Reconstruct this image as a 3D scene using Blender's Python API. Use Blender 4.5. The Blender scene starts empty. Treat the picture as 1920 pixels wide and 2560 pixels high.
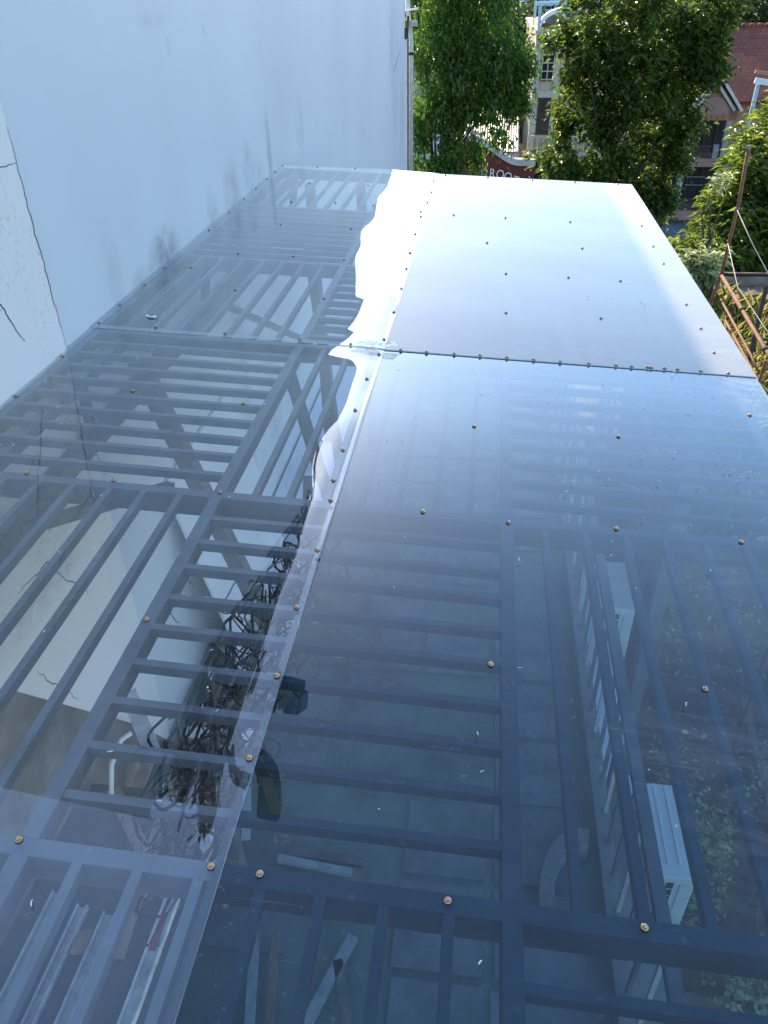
import bpy, math, random
import numpy as np
from mathutils import Vector, Matrix

S = bpy.context.scene
COL = S.collection
R = math.radians

# ------------------------------------------------------------------ camera
cam_d = bpy.data.cameras.new('camera')
cam = bpy.data.objects.new('camera', cam_d)
COL.objects.link(cam)
cam_d.sensor_fit = 'VERTICAL'
cam_d.sensor_height = 36.0
cam_d.lens = 36.0 * 1923.0 / 2560.0
cam_d.clip_start = 0.05
cam_d.clip_end = 2000
_M = Matrix(((0.99223112, 0.05531518, -0.11143446),
             (0.12314682, -0.56392753, 0.81659084),
             (-0.01767109, -0.82396964, -0.56635833)))
_r, _u, _f = _M.col[0], -_M.col[1], _M.col[2]
cam.matrix_world = Matrix(((_r[0], _u[0], -_f[0], 0), (_r[1], _u[1], -_f[1], 0), (_r[2], _u[2], -_f[2], 7.2), (0, 0, 0, 1)))
S.camera = cam

# ------------------------------------------------------------------ sky, sun, exposure
SUN_EL, SUN_AZ = R(25.6), R(-23.0)          # azimuth from +Y towards +X
w = bpy.data.worlds.new('World'); S.world = w; w.use_nodes = True
nt = w.node_tree; nt.nodes.clear()
sky = nt.nodes.new('ShaderNodeTexSky'); sky.sky_type = 'NISHITA'; sky.sun_disc = False
sky.sun_elevation = SUN_EL; sky.sun_rotation = SUN_AZ
sky.air_density = 1.0; sky.dust_density = 0.6; sky.ozone_density = 2.8
bg = nt.nodes.new('ShaderNodeBackground'); bg.inputs[1].default_value = 0.15
wo = nt.nodes.new('ShaderNodeOutputWorld')
nt.links.new(sky.outputs[0], bg.inputs[0]); nt.links.new(bg.outputs[0], wo.inputs[0])
sl = bpy.data.lights.new('sun', 'SUN'); sl.energy = 3.0; sl.angle = R(0.55); sl.color = (1.0, 0.82, 0.58)
sun = bpy.data.objects.new('sun', sl); COL.objects.link(sun)
_sd = Vector((math.sin(SUN_AZ) * math.cos(SUN_EL), math.cos(SUN_AZ) * math.cos(SUN_EL), math.sin(SUN_EL)))
sun.rotation_euler = _sd.to_track_quat('Z', 'Y').to_euler()
sun.location = (-20, 20, 40)
S.view_settings.view_transform = 'Standard'
S.view_settings.look = 'None'
S.view_settings.exposure = 1.72
S.view_settings.gamma = 1.0
S.view_settings.use_curve_mapping = False
S.cycles.use_denoising = True
S.cycles.max_bounces = 10
S.cycles.diffuse_bounces = 4
S.cycles.glossy_bounces = 5
S.cycles.transparent_max_bounces = 24
S.cycles.transmission_bounces = 6
S.cycles.sample_clamp_indirect = 6
S.cycles.caustics_reflective = False
S.cycles.caustics_refractive = False

# ------------------------------------------------------------------ helpers
def nrm(v):
    v = Vector(v); v.normalize(); return v

class MB:
    """collects shapes, built as one mesh object"""
    def __init__(s): s.v = []; s.f = []; s.m = []; s.smooth = False
    def add(s, vs, fs, mi=0):
        o = len(s.v); s.v += [tuple(x) for x in vs]
        for f in fs: s.f.append(tuple(i + o for i in f)); s.m.append(mi)
        return s
    def box(s, a, b, mi=0):
        (x0, y0, z0), (x1, y1, z1) = a, b
        s.add([(x0,y0,z0),(x1,y0,z0),(x1,y1,z0),(x0,y1,z0),(x0,y0,z1),(x1,y0,z1),(x1,y1,z1),(x0,y1,z1)],
              [(0,3,2,1),(4,5,6,7),(0,1,5,4),(1,2,6,5),(2,3,7,6),(3,0,4,7)], mi); return s
    def bar(s, p0, p1, wd, hg, up=(0,0,1), mi=0):
        p0, p1 = Vector(p0), Vector(p1); d = nrm(p1 - p0); up = Vector(up)
        if abs(d.dot(up)) > .98: up = Vector((0,1,0))
        sd = nrm(d.cross(up)); u = nrm(sd.cross(d))
        a, b = sd * wd / 2, u * hg / 2
        vs = [p + q for p in (p0, p1) for q in (-a-b, a-b, a+b, -a+b)]
        s.add(vs, [(0,3,2,1),(4,5,6,7),(0,1,5,4),(1,2,6,5),(2,3,7,6),(3,0,4,7)], mi); return s
    def tube(s, pts, rad, n=8, mi=0, cap=True):
        pts = [Vector(p) for p in pts]; N_ = len(pts)
        rads = rad if isinstance(rad, (list, tuple)) else [rad] * N_
        up = Vector((0,0,1)); vs = []
        prev = None
        for i, p in enumerate(pts):
            d = nrm(pts[min(i+1, N_-1)] - pts[max(i-1, 0)])
            if prev is None:
                a = d.cross(up)
                if a.length < .1: a = d.cross(Vector((0,1,0)))
            else:
                a = prev - d * prev.dot(d)
                if a.length < 1e-4: a = d.cross(up)
            a = nrm(a); prev = a; b = d.cross(a)
            for k in range(n):
                t = 2 * math.pi * k / n
                vs.append(p + (a * math.cos(t) + b * math.sin(t)) * rads[i])
        fs = []
        for i in range(N_ - 1):
            for k in range(n):
                k2 = (k + 1) % n
                fs.append((i*n+k, i*n+k2, (i+1)*n+k2, (i+1)*n+k))
        if cap:
            fs.append(tuple(range(n))[::-1]); fs.append(tuple((N_-1)*n + k for k in range(n)))
        s.add(vs, fs, mi); s.smooth = True; return s
    def prism(s, poly, axis, t0, t1, mi=0):
        """poly: 2D points; axis 'x','y','z' extruded from t0 to t1 (poly coords are the two other axes in order)"""
        def P(p, t):
            return {'x': (t, p[0], p[1]), 'y': (p[0], t, p[1]), 'z': (p[0], p[1], t)}[axis]
        n = len(poly)
        vs = [P(p, t0) for p in poly] + [P(p, t1) for p in poly]
        fs = [tuple(range(n)), tuple(range(2*n-1, n-1, -1))] + [(i, i+n, (i+1) % n + n, (i+1) % n) for i in range(n)]
        s.add(vs, fs, mi); return s
    def mesh(s, name):
        me = bpy.data.meshes.new(name); me.from_pydata(s.v, [], s.f)
        me.polygons.foreach_set('material_index', s.m)
        import bmesh
        bm = bmesh.new(); bm.from_mesh(me); bmesh.ops.recalc_face_normals(bm, faces=bm.faces); bm.to_mesh(me); bm.free()
        if s.smooth:
            me.polygons.foreach_set('use_smooth', [len(p.vertices) == 4 for p in me.polygons])
        me.update(); return me
    def build(s, name, mats, parent=None):
        me = s.mesh(name)
        for m in (mats if isinstance(mats, (list, tuple)) else [mats]): me.materials.append(m)
        return link(name, me, parent)

def link(name, data, parent=None):
    o = bpy.data.objects.new(name, data); COL.objects.link(o)
    if parent is not None: o.parent = parent
    return o

def tag(o, label=None, cat=None, group=None, kind=None):
    if label: o['label'] = label
    if cat: o['category'] = cat
    if group: o['group'] = group
    if kind: o['kind'] = kind
    return o

def thing(name, label, cat, group=None):
    return tag(link(name, None), label, cat, group)

def P_(name, parent, mats, fn, *a, **k):
    m = MB(); getattr(m, fn)(*a, **k); return m.build(name, mats, parent)

def bevel(o, wd, seg=2):
    md = o.modifiers.new('bevel', 'BEVEL'); md.width = wd; md.segments = seg; md.limit_method = 'ANGLE'; md.angle_limit = R(35); return o

# ------------------------------------------------------------------ materials
def newmat(name):
    m = bpy.data.materials.new(name); m.use_nodes = True; m.node_tree.nodes.clear()
    return m, m.node_tree
def N(nt, t, **k):
    n = nt.nodes.new(t)
    for a, b in k.items():
        if a == 'i':
            for q, v in b.items(): n.inputs[q].default_value = v
        else: setattr(n, a, b)
    return n
def mathn(nt, op, a, b=None, clamp=False):
    n = nt.nodes.new('ShaderNodeMath'); n.operation = op; n.use_clamp = clamp
    for i, v in enumerate((a, b)):
        if v is None: continue
        if isinstance(v, (int, float)): n.inputs[i].default_value = v
        else: nt.links.new(v, n.inputs[i])
    return n.outputs[0]

def simple(name, col, rough=.6, var=.25, scale=8, metal=0, bump=.15, bscale=40, col2=None, stretch=(1,1,1), spec=.5, detail=5):
    """principled with two scales of noise in colour, roughness and relief"""
    m, nt = newmat(name); L = nt.links.new
    tc = N(nt, 'ShaderNodeTexCoord'); mp = N(nt, 'ShaderNodeMapping'); mp.inputs['Scale'].default_value = stretch
    L(tc.outputs['Object'], mp.inputs[0])
    nz = N(nt, 'ShaderNodeTexNoise', i={'Scale': scale, 'Detail': detail, 'Roughness': .62}); L(mp.outputs[0], nz.inputs['Vector'])
    rp = N(nt, 'ShaderNodeValToRGB'); L(nz.outputs['Fac'], rp.inputs[0])
    c2 = col2 or tuple(max(0, c * (1 - var)) for c in col)
    c3 = tuple(min(1, c * (1 + var * .5)) for c in col)
    rp.color_ramp.elements[0].position = .3; rp.color_ramp.elements[0].color = (*c2, 1)
    rp.color_ramp.elements[1].position = .7; rp.color_ramp.elements[1].color = (*c3, 1)
    b = N(nt, 'ShaderNodeBsdfPrincipled', i={'Roughness': rough, 'Metallic': metal, 'Specular IOR Level': spec})
    L(rp.outputs[0], b.inputs['Base Color'])
    n2 = N(nt, 'ShaderNodeTexNoise', i={'Scale': bscale, 'Detail': 4}); L(mp.outputs[0], n2.inputs['Vector'])
    if bump:
        bp = N(nt, 'ShaderNodeBump', i={'Strength': bump, 'Distance': .02}); L(n2.outputs['Fac'], bp.inputs['Height']); L(bp.outputs[0], b.inputs['Normal'])
    rr = N(nt, 'ShaderNodeMapRange', i={'To Min': max(0, rough - .12), 'To Max': min(1, rough + .12)}); L(n2.outputs['Fac'], rr.inputs[0]); L(rr.outputs[0], b.inputs['Roughness'])
    o = N(nt, 'ShaderNodeOutputMaterial'); L(b.outputs[0], o.inputs[0])
    return m

def sheet_mat(name, tint, dust, dust_scale=1.0, haze=0.0, ior_r0=.055, edge=None, gloss=(1, 1, 1), rough=.012, power=4.1):
    """clear plastic sheet: two-surface Fresnel mirror over a tinted see-through body, with thin dust smears"""
    m, nt = newmat(name); L = nt.links.new
    g = N(nt, 'ShaderNodeNewGeometry')
    dt = N(nt, 'ShaderNodeVectorMath', operation='DOT_PRODUCT'); L(g.outputs['Incoming'], dt.inputs[0]); L(g.outputs['Normal'], dt.inputs[1])
    c = mathn(nt, 'ABSOLUTE', dt.outputs['Value'])
    om = mathn(nt, 'SUBTRACT', 1.0, c)
    p5 = mathn(nt, 'POWER', om, power)
    r1 = mathn(nt, 'ADD', mathn(nt, 'MULTIPLY', p5, 1 - ior_r0), ior_r0)
    r2 = mathn(nt, 'DIVIDE', mathn(nt, 'MULTIPLY', r1, 2.0), mathn(nt, 'ADD', r1, 1.0))
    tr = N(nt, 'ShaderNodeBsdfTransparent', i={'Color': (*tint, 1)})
    gl = N(nt, 'ShaderNodeBsdfGlossy', i={'Roughness': rough, 'Color': (*gloss, 1)})
    tc = N(nt, 'ShaderNodeTexCoord')
    mx = N(nt, 'ShaderNodeMixShader'); L(r2, mx.inputs[0]); L(tr.outputs[0], mx.inputs[1]); L(gl.outputs[0], mx.inputs[2])
    # dust: smeared noise, wiped streaks and drop marks
    mp = N(nt, 'ShaderNodeMapping'); mp.inputs['Scale'].default_value = (1.0, 2.6, 1); mp.inputs['Rotation'].default_value = (0, 0, .35)
    L(tc.outputs['Object'], mp.inputs[0])
    n0 = N(nt, 'ShaderNodeTexNoise', i={'Scale': 1.6 * dust_scale, 'Detail': 3, 'Distortion': .6}); L(tc.outputs['Object'], n0.inputs['Vector'])
    n1 = N(nt, 'ShaderNodeTexNoise', i={'Scale': 3.2 * dust_scale, 'Detail': 9, 'Roughness': .68, 'Distortion': 1.6}); L(mp.outputs[0], n1.inputs['Vector'])
    r_a = N(nt, 'ShaderNodeMapRange', i={'From Min': .42, 'From Max': .72}); L(n0.outputs['Fac'], r_a.inputs[0])
    r_b = N(nt, 'ShaderNodeMapRange', i={'From Min': .45, 'From Max': .75}); L(n1.outputs['Fac'], r_b.inputs[0])
    dd = mathn(nt, 'MULTIPLY', mathn(nt, 'MULTIPLY', r_a.outputs[0], r_b.outputs[0]), dust)
    if edge:                                   # dust weighted to the right, painting in the sunlit band there
        sp = N(nt, 'ShaderNodeSeparateXYZ'); L(tc.outputs['Object'], sp.inputs[0])
        er = N(nt, 'ShaderNodeMapRange', i={'From Min': edge[0], 'From Max': edge[1], 'To Min': edge[2], 'To Max': 1.0}, interpolation_type='SMOOTHSTEP'); L(sp.outputs[0], er.inputs[0])
        dd = mathn(nt, 'MULTIPLY', dd, er.outputs[0])
    ns_ = N(nt, 'ShaderNodeTexNoise', i={'Scale': 55, 'Detail': 2}); L(tc.outputs['Object'], ns_.inputs['Vector'])
    rsn = N(nt, 'ShaderNodeMapRange', i={'From Min': .66, 'From Max': .72, 'To Max': .09}); L(ns_.outputs['Fac'], rsn.inputs[0])
    mps = N(nt, 'ShaderNodeMapping'); mps.inputs['Scale'].default_value = (1.2, 70, 1); mps.inputs['Rotation'].default_value = (0, 0, .9); L(tc.outputs['Object'], mps.inputs[0])
    nsc = N(nt, 'ShaderNodeTexNoise', i={'Scale': 2.2, 'Detail': 2, 'Distortion': .4}); L(mps.outputs[0], nsc.inputs['Vector'])
    rsc = N(nt, 'ShaderNodeMapRange', i={'From Min': .70, 'From Max': .76, 'To Max': .09}); L(nsc.outputs['Fac'], rsc.inputs[0])
    dd = mathn(nt, 'ADD', dd, mathn(nt, 'MULTIPLY', mathn(nt, 'ADD', rsn.outputs[0], rsc.outputs[0]), mathn(nt, 'ADD', r_a.outputs[0], .25)))
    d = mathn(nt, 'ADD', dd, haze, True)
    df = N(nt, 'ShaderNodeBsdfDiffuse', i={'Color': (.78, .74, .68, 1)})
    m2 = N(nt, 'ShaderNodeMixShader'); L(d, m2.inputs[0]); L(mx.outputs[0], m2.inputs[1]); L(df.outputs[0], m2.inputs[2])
    o = N(nt, 'ShaderNodeOutputMaterial'); L(m2.outputs[0], o.inputs[0])
    return m

def clear_mat(name, tint):
    m, nt = newmat(name)
    t = N(nt, 'ShaderNodeBsdfTransparent', i={'Color': (*tint, 1)}); o = N(nt, 'ShaderNodeOutputMaterial')
    nt.links.new(t.outputs[0], o.inputs[0]); return m

def edge_mat(name):
    m, nt = newmat(name)
    t = N(nt, 'ShaderNodeBsdfPrincipled', i={'Base Color': (.5, .58, .62, 1), 'Roughness': .3}); o = N(nt, 'ShaderNodeOutputMaterial')
    nt.links.new(t.outputs[0], o.inputs[0]); return m

def leaf_mat(name, c1, c2, trans=.45, rough=.42, tcol=None):
    m, nt = newmat(name); L = nt.links.new
    at = N(nt, 'ShaderNodeAttribute', attribute_name='tint')
    rp = N(nt, 'ShaderNodeMix', data_type='RGBA'); L(at.outputs['Fac'], rp.inputs[0])
    rp.inputs[6].default_value = (*c1, 1); rp.inputs[7].default_value = (*c2, 1)
    b = N(nt, 'ShaderNodeBsdfPrincipled', i={'Roughness': rough, 'Specular IOR Level': .5}); L(rp.outputs[2], b.inputs['Base Color'])
    tl = N(nt, 'ShaderNodeBsdfTranslucent')
    hs = N(nt, 'ShaderNodeHueSaturation', i={'Hue': .487, 'Saturation': 1.08, 'Value': 2.7}); L(rp.outputs[2], hs.inputs['Color']); L(hs.outputs[0], tl.inputs[0])
    mx = N(nt, 'ShaderNodeMixShader', i={0: trans}); L(b.outputs[0], mx.inputs[1]); L(tl.outputs[0], mx.inputs[2])
    o = N(nt, 'ShaderNodeOutputMaterial'); L(mx.outputs[0], o.inputs[0]); return m

def tile_roof_mat(name, col, sx=3.2, sy=3.2):
    m, nt = newmat(name); L = nt.links.new
    tc = N(nt, 'ShaderNodeTexCoord')
    br = N(nt, 'ShaderNodeTexBrick', i={'Scale': 1.0, 'Mortar Size': .018, 'Brick Width': .3, 'Row Height': .28, 'Color1': (*col, 1),
           'Color2': tuple(c * .72 for c in col) + (1,), 'Mortar': tuple(c * .3 for c in col) + (1,)})
    L(tc.outputs['Object'], br.inputs['Vector'])
    nz = N(nt, 'ShaderNodeTexNoise', i={'Scale': 1.3, 'Detail': 6}); L(tc.outputs['Object'], nz.inputs['Vector'])
    mx = N(nt, 'ShaderNodeMix', data_type='RGBA', blend_type='MULTIPLY'); mx.inputs[0].default_value = .55
    rp = N(nt, 'ShaderNodeValToRGB'); rp.color_ramp.elements[0].position = .35; rp.color_ramp.elements[0].color = (.35, .33, .33, 1); rp.color_ramp.elements[1].position = .62
    L(nz.outputs['Fac'], rp.inputs[0]); L(br.outputs['Color'], mx.inputs[6]); L(rp.outputs[0], mx.inputs[7])
    b = N(nt, 'ShaderNodeBsdfPrincipled', i={'Roughness': .75}); L(mx.outputs[2], b.inputs['Base Color'])
    o = N(nt, 'ShaderNodeOutputMaterial'); L(b.outputs[0], o.inputs[0]); return m

def wall_mat(name, base, blobs, grime=.25, mildew=0.0, seed=0.0):
    """painted wall with faint clouding, and stains: blobs = [(y, z, ry, rz, strength)]"""
    m, nt = newmat(name); L = nt.links.new
    tc = N(nt, 'ShaderNodeTexCoord')
    mp = N(nt, 'ShaderNodeMapping'); mp.inputs['Scale'].default_value = (1, 1, .45); mp.inputs['Location'].default_value = (seed, seed, 0)
    L(tc.outputs['Object'], mp.inputs[0])
    n1 = N(nt, 'ShaderNodeTexNoise', i={'Scale': .55, 'Detail': 5, 'Roughness': .55}); L(mp.outputs[0], n1.inputs['Vector'])
    rp = N(nt, 'ShaderNodeValToRGB'); L(n1.outputs['Fac'], rp.inputs[0])
    rp.color_ramp.elements[0].position = .3; rp.color_ramp.elements[0].color = (*[c * (1 - grime * .45) for c in base], 1)
    rp.color_ramp.elements[1].position = .68; rp.color_ramp.elements[1].color = (*base, 1)
    mpv = N(nt, 'ShaderNodeMapping'); mpv.inputs['Scale'].default_value = (1, 1.3, .12); L(tc.outputs['Object'], mpv.inputs[0])
    nv = N(nt, 'ShaderNodeTexNoise', i={'Scale': 1.5, 'Detail': 6, 'Roughness': .6}); L(mpv.outputs[0], nv.inputs['Vector'])
    rv = N(nt, 'ShaderNodeMapRange', i={'From Min': .35, 'From Max': .75, 'To Min': 1.0, 'To Max': .965}); L(nv.outputs['Fac'], rv.inputs[0])
    mv = N(nt, 'ShaderNodeMix', data_type='RGBA', blend_type='MULTIPLY'); mv.inputs[0].default_value = 1.0; L(rp.outputs[0], mv.inputs[6]); L(rv.outputs[0], mv.inputs[7])
    col = mv.outputs[2]
    n2 = N(nt, 'ShaderNodeTexNoise', i={'Scale': 9, 'Detail': 8, 'Roughness': .7}); L(tc.outputs['Object'], n2.inputs['Vector'])
    sep = N(nt, 'ShaderNodeSeparateXYZ'); L(tc.outputs['Object'], sep.inputs[0])
    acc = None
    for (y, z, ry, rz, st) in blobs:
        a = mathn(nt, 'DIVIDE', mathn(nt, 'SUBTRACT', sep.outputs[1], y), ry)
        b = mathn(nt, 'DIVIDE', mathn(nt, 'SUBTRACT', sep.outputs[2], z), rz)
        rr = mathn(nt, 'ADD', mathn(nt, 'MULTIPLY', a, a), mathn(nt, 'MULTIPLY', b, b))
        e = mathn(nt, 'MULTIPLY', mathn(nt, 'SUBTRACT', 1.0, rr, True), st)
        acc = e if acc is None else mathn(nt, 'ADD', acc, e)
    if acc is not None:
        rg = N(nt, 'ShaderNodeMapRange', i={'From Min': .3, 'From Max': .65}); L(n2.outputs['Fac'], rg.inputs[0])
        fac = mathn(nt, 'MULTIPLY', acc, rg.outputs[0], True)
        mx = N(nt, 'ShaderNodeMix', data_type='RGBA'); L(fac, mx.inputs[0]); L(col, mx.inputs[6]); mx.inputs[7].default_value = (.12, .12, .12, 1)
        col = mx.outputs[2]
    if mildew:
        mp3 = N(nt, 'ShaderNodeMapping'); mp3.inputs['Scale'].default_value = (1, 1.2, .5); L(tc.outputs['Object'], mp3.inputs[0])
        n3 = N(nt, 'ShaderNodeTexNoise', i={'Scale': 1.8, 'Detail': 3}); L(mp3.outputs[0], n3.inputs['Vector'])
        n4 = N(nt, 'ShaderNodeTexNoise', i={'Scale': 38, 'Detail': 7, 'Roughness': .75}); L(tc.outputs['Object'], n4.inputs['Vector'])
        ra = N(nt, 'ShaderNodeMapRange', i={'From Min': .46, 'From Max': .68}); L(n3.outputs['Fac'], ra.inputs[0])
        rb = N(nt, 'ShaderNodeMapRange', i={'From Min': .54, 'From Max': .64}); L(n4.outputs['Fac'], rb.inputs[0])
        fac = mathn(nt, 'MULTIPLY', mathn(nt, 'MULTIPLY', ra.outputs[0], rb.outputs[0]), mildew, True)
        mx = N(nt, 'ShaderNodeMix', data_type='RGBA'); L(fac, mx.inputs[0]); L(col, mx.inputs[6]); mx.inputs[7].default_value = (.17, .15, .13, 1)
        col = mx.outputs[2]
    b = N(nt, 'ShaderNodeBsdfPrincipled', i={'Roughness': .55, 'Specular IOR Level': .3}); L(col, b.inputs['Base Color'])
    n5 = N(nt, 'ShaderNodeTexNoise', i={'Scale': 1.4, 'Detail': 4}); L(tc.outputs['Object'], n5.inputs['Vector'])
    bp = N(nt, 'ShaderNodeBump', i={'Strength': .25, 'Distance': .05}); L(n5.outputs['Fac'], bp.inputs['Height']); L(bp.outputs[0], b.inputs['Normal'])
    o = N(nt, 'ShaderNodeOutputMaterial'); L(b.outputs[0], o.inputs[0]); return m

M = {}
M['steel'] = simple('grey_painted_steel', (.14, .15, .157), .5, .35, 6, bump=.05)
M['galv'] = simple('galvanised_steel', (.48, .49, .48), .45, .35, 14, metal=.3, bump=.05)
M['white_pvc'] = simple('white_plastic', (.72, .73, .72), .5, .15, 5, bump=.05)
M['ac'] = simple('cream_enamel', (.68, .70, .66), .4, .12, 4, bump=.02)
M['black'] = simple('black_rubber', (.015, .015, .016), .5, .4, 10, bump=.1)
M['dark'] = simple('dark_interior', (.018, .017, .017), .8, .4, 3, bump=.1)
M['wood'] = simple('raw_timber', (.30, .22, .14), .75, .4, 6, stretch=(1, 1, 6), bump=.2)
M['wood_grey'] = simple('weathered_timber', (.22, .19, .16), .8, .4, 7, bump=.3)
M['concrete'] = simple('concrete', (.26, .25, .235), .85, .3, 2.5, bump=.3)
M['concrete_pale'] = simple('pale_concrete', (.45, .46, .44), .8, .3, 1.7, bump=.25)
M['pink_concrete'] = simple('pink_concrete', (.46, .36, .31), .8, .3, 2, bump=.25)
M['earth'] = simple('bare_earth', (.22, .15, .10), .95, .45, 3, bump=.6, bscale=18)
M['moss_floor'] = simple('mossy_floor', (.19, .235, .20), .85, .5, 2.2, bump=.3, col2=(.11, .15, .115))
M['paver'] = simple('grey_paver', (.22, .235, .235), .8, .4, 4, bump=.3)
M['street'] = simple('asphalt', (.07, .07, .07), .9, .3, 1.5, bump=.2)
M['rust'] = simple('rusty_pipe', (.21, .085, .04), .75, .5, 9, bump=.25, col2=(.09, .042, .025))
M['rust_dark'] = simple('rusty_dark_steel', (.05, .03, .024), .75, .5, 9, bump=.2)
M['brass'] = simple('yellow_zinc', (.62, .40, .20), .32, .25, 60, metal=.75, bump=.02)
M['brass2'] = simple('pink_zinc', (.58, .34, .24), .35, .25, 60, metal=.7, bump=.02)
M['washer'] = simple('rubber_washer', (.03, .03, .03), .6, .2, 20, bump=0)
M['shaving'] = simple('white_shaving', (.8, .82, .82), .4, .1, 20, bump=0)
M['bark'] = simple('bark', (.07, .055, .042), .9, .4, 7, stretch=(1, 1, .3), bump=.7)
M['cream'] = simple('cream_render', (.46, .36, .24), .8, .25, .7, bump=.1, col2=(.36, .27, .17))
M['cream_tile'] = simple('cream_tile', (.42, .385, .30), .6, .2, 1.2, bump=.1)
M['peach'] = simple('peach_render', (.33, .19, .12), .8, .25, .8, bump=.1)
M['pink'] = simple('pink_band', (.27, .165, .14), .8, .2, 1.2, bump=.1)
M['brick'] = tile_roof_mat('orange_brick', (.36, .16, .08))
M['red_tile'] = tile_roof_mat('red_roof_tile', (.25, .055, .02))
M['red'] = simple('red_paint', (.13, .013, .011), .55, .25, .8, bump=.1)
M['grey_band'] = simple('grey_coping', (.44, .45, .43), .7, .2, 1, bump=.1)
M['pale_blue'] = simple('pale_blue_paint', (.33, .47, .55), .6, .2, 1, bump=.05)
M['teal'] = simple('teal_sheet', (.16, .24, .25), .5, .25, 1, bump=.1)
M['blue_sheet'] = simple('blue_grey_sheet', (.095, .115, .145), .5, .3, 1.5, bump=.1)
M['marble'] = simple('marbled_stone', (.22, .25, .235), .5, .5, 4, bump=.1)
M['glass'] = simple('dark_window_glass', (.02, .024, .028), .08, .3, 2, bump=0)
M['brown_frame'] = simple('dark_brown_joinery', (.035, .018, .012), .5, .3, 3, bump=.05)
M['white_wall'] = simple('white_render', (.66, .68, .72), .8, .15, 1, bump=.05)
M['letter'] = simple('letter_white', (.72, .70, .66), .5, .1, 3, bump=0)
M['brown_horn'] = simple('brown_lamp_arm', (.17, .10, .05), .6, .4, 5, bump=.2)
M['dish'] = simple('dish_grey', (.36, .38, .39), .45, .2, 3, bump=.03)
M['rope'] = simple('pale_rope', (.62, .57, .46), .8, .2, 30, bump=.2)
M['ply'] = simple('dirty_plywood', (.085, .078, .072), .8, .4, 3, bump=.15)
M['smeared'] = simple('smeared_zinc', (.62, .62, .60), .6, .4, 9, bump=.1, col2=(.28, .27, .27))
M['rough'] = simple('rough_masonry', (.23, .205, .185), .9, .55, 2.2, bump=.6, bscale=12, col2=(.07, .062, .055))
M['red_mark'] = simple('red_mark', (.42, .06, .05), .6, .2, 9, bump=0)
M['joint'] = simple('dark_joint', (.05, .045, .045), .9, .3, 9, bump=0)
M['roof_metal'] = simple('corrugated_pale', (.45, .43, .39), .5, .3, 2, bump=.05)

RS = -0.0441336                      # roof falls gently to the right
def rz(x): return 5.69854 + RS * x   # roof plane height
XW, XS, XR = -1.96, -0.46, 1.297     # wall, lengthwise seam, right edge
YF, YM = 7.70, 3.53                  # far edge, cross seam

# ================================================================== SETTING
g = MB().box((-400, -150, -6.6), (400, 900, -6.0)).build('ground', M['street']); tag(g, kind='structure')
yd = MB().box((1.45, -4, -6), (16, 19, .9)).build('yard', M['earth']); tag(yd, kind='structure')
tf = MB().box((-1.955, -3, 2.8), (.93, 13.0, 3.0)).build('terrace_floor', M['moss_floor']); tag(tf, kind='structure')
rnd = random.Random(4)
pv = MB().box((-.235, -.235, 0), (.235, .235, .014)).mesh('paver'); pv.materials.append(M['paver'])
for i in range(5):
    for j in range(20):
        if rnd.random() < .3: continue
        o = link('paver', pv, tf); o.location = (-1.6 + i * .52 + rnd.uniform(-.01, .01), .6 + j * .52, 3.0 + rnd.uniform(-.008, .006)); o.rotation_euler = (0, 0, rnd.uniform(-.02, .02))
lb = MB().box((-1.955, -3, -6), (1.44, 13.0, 1.75)).box((-1.955, -2.9, 1.75), (.86, 12.9, 2.8)).build('lower_building', M['concrete'])
tag(lb, 'grey concrete storey carrying the terrace under the clear roof', 'building')

# ------------------------------------------------------------------ party wall
YJ = 3.24
wall = thing('party_wall', 'tall white painted wall with cracked old plaster section beside the clear roof', 'wall')
blobs = [(4.62, 5.86, .30, .16, .9), (4.25, 5.80, .2, .10, .5), (5.6, 5.85, .18, .22, .4), (6.1, 5.88, .25, .28, .5), (6.6, 5.95, .2, .3, .45),
         (7.3, 5.9, .10, .5, .7), (6.9, 5.85, .2, .2, .35), (8.6, 6.0, .25, .35, .35), (5.2, 6.9, .04, .07, .3), (5.9, 6.95, .04, .06, .3), (7.3, 6.75, .03, .09, .3),
         (3.9, 5.95, .12, .3, .3), (5.0, 7.05, .25, .05, .3),
         (17.3, 5.9, .9, 1.6, .25), (18.6, 5.2, .5, 1.4, .3), (16.8, 6.4, .3, .9, .2),
         (4.2, 4.3, .12, 1.5, .5), (5.8, 4.6, .2, 1.1, .5), (6.6, 4.0, .3, 1.2, .4), (4.9, 3.6, .3, .8, .5)]
blobs = [(a, b, c, d, e * .75) for a, b, c, d, e in blobs]
M['wall'] = wall_mat('white_wall_paint', (.66, .695, .73), blobs, .25)
M['old'] = wall_mat('old_plaster', (.80, .77, .745), [(2.5, 4.9, .6, .12, .4)], .2, .75, 7)
MB().prism([(YJ, -6), (19.55, -6), (19.55, 6.27), (19.3, 6.27), (19.3, 9.3), (YJ, 9.5)], 'x', -2.08, XW).build('wall_panel', M['wall'], wall)
MB().box((-2.06, 19.30, 6.29), (-1.99, 19.56, 6.36)).build('ledge', M['white_pvc'], wall)
MB().box((-1.96, 19.22, 6.20), (-1.925, 19.34, 6.42)).build('cable_clamp', M['black'], wall)
MB().box((-1.958, 19.44, -1), (-1.93, 19.50, 6.2)).build('edge_trim', M['white_pvc'], wall)
old = MB().prism([(-3, 5.6), (.9, 5.6), (YJ - .002, 9.55), (YJ - .002, 2.95), (2.89, 3.54), (2.07, 4.74), (1.2, 5.1), (-3, 5.2)], 'x', -2.08, XW + .012).build('old_plaster', M['old'], wall)
old['label'] = 'old cracked plaster with mildew specks'
MB().prism([(-3, -6), (YJ - .004, -6), (YJ - .004, 5.4), (-3, 5.55)], 'x', -2.10, XW - .01).build('rough_base', M['rough'], wall)
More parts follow.
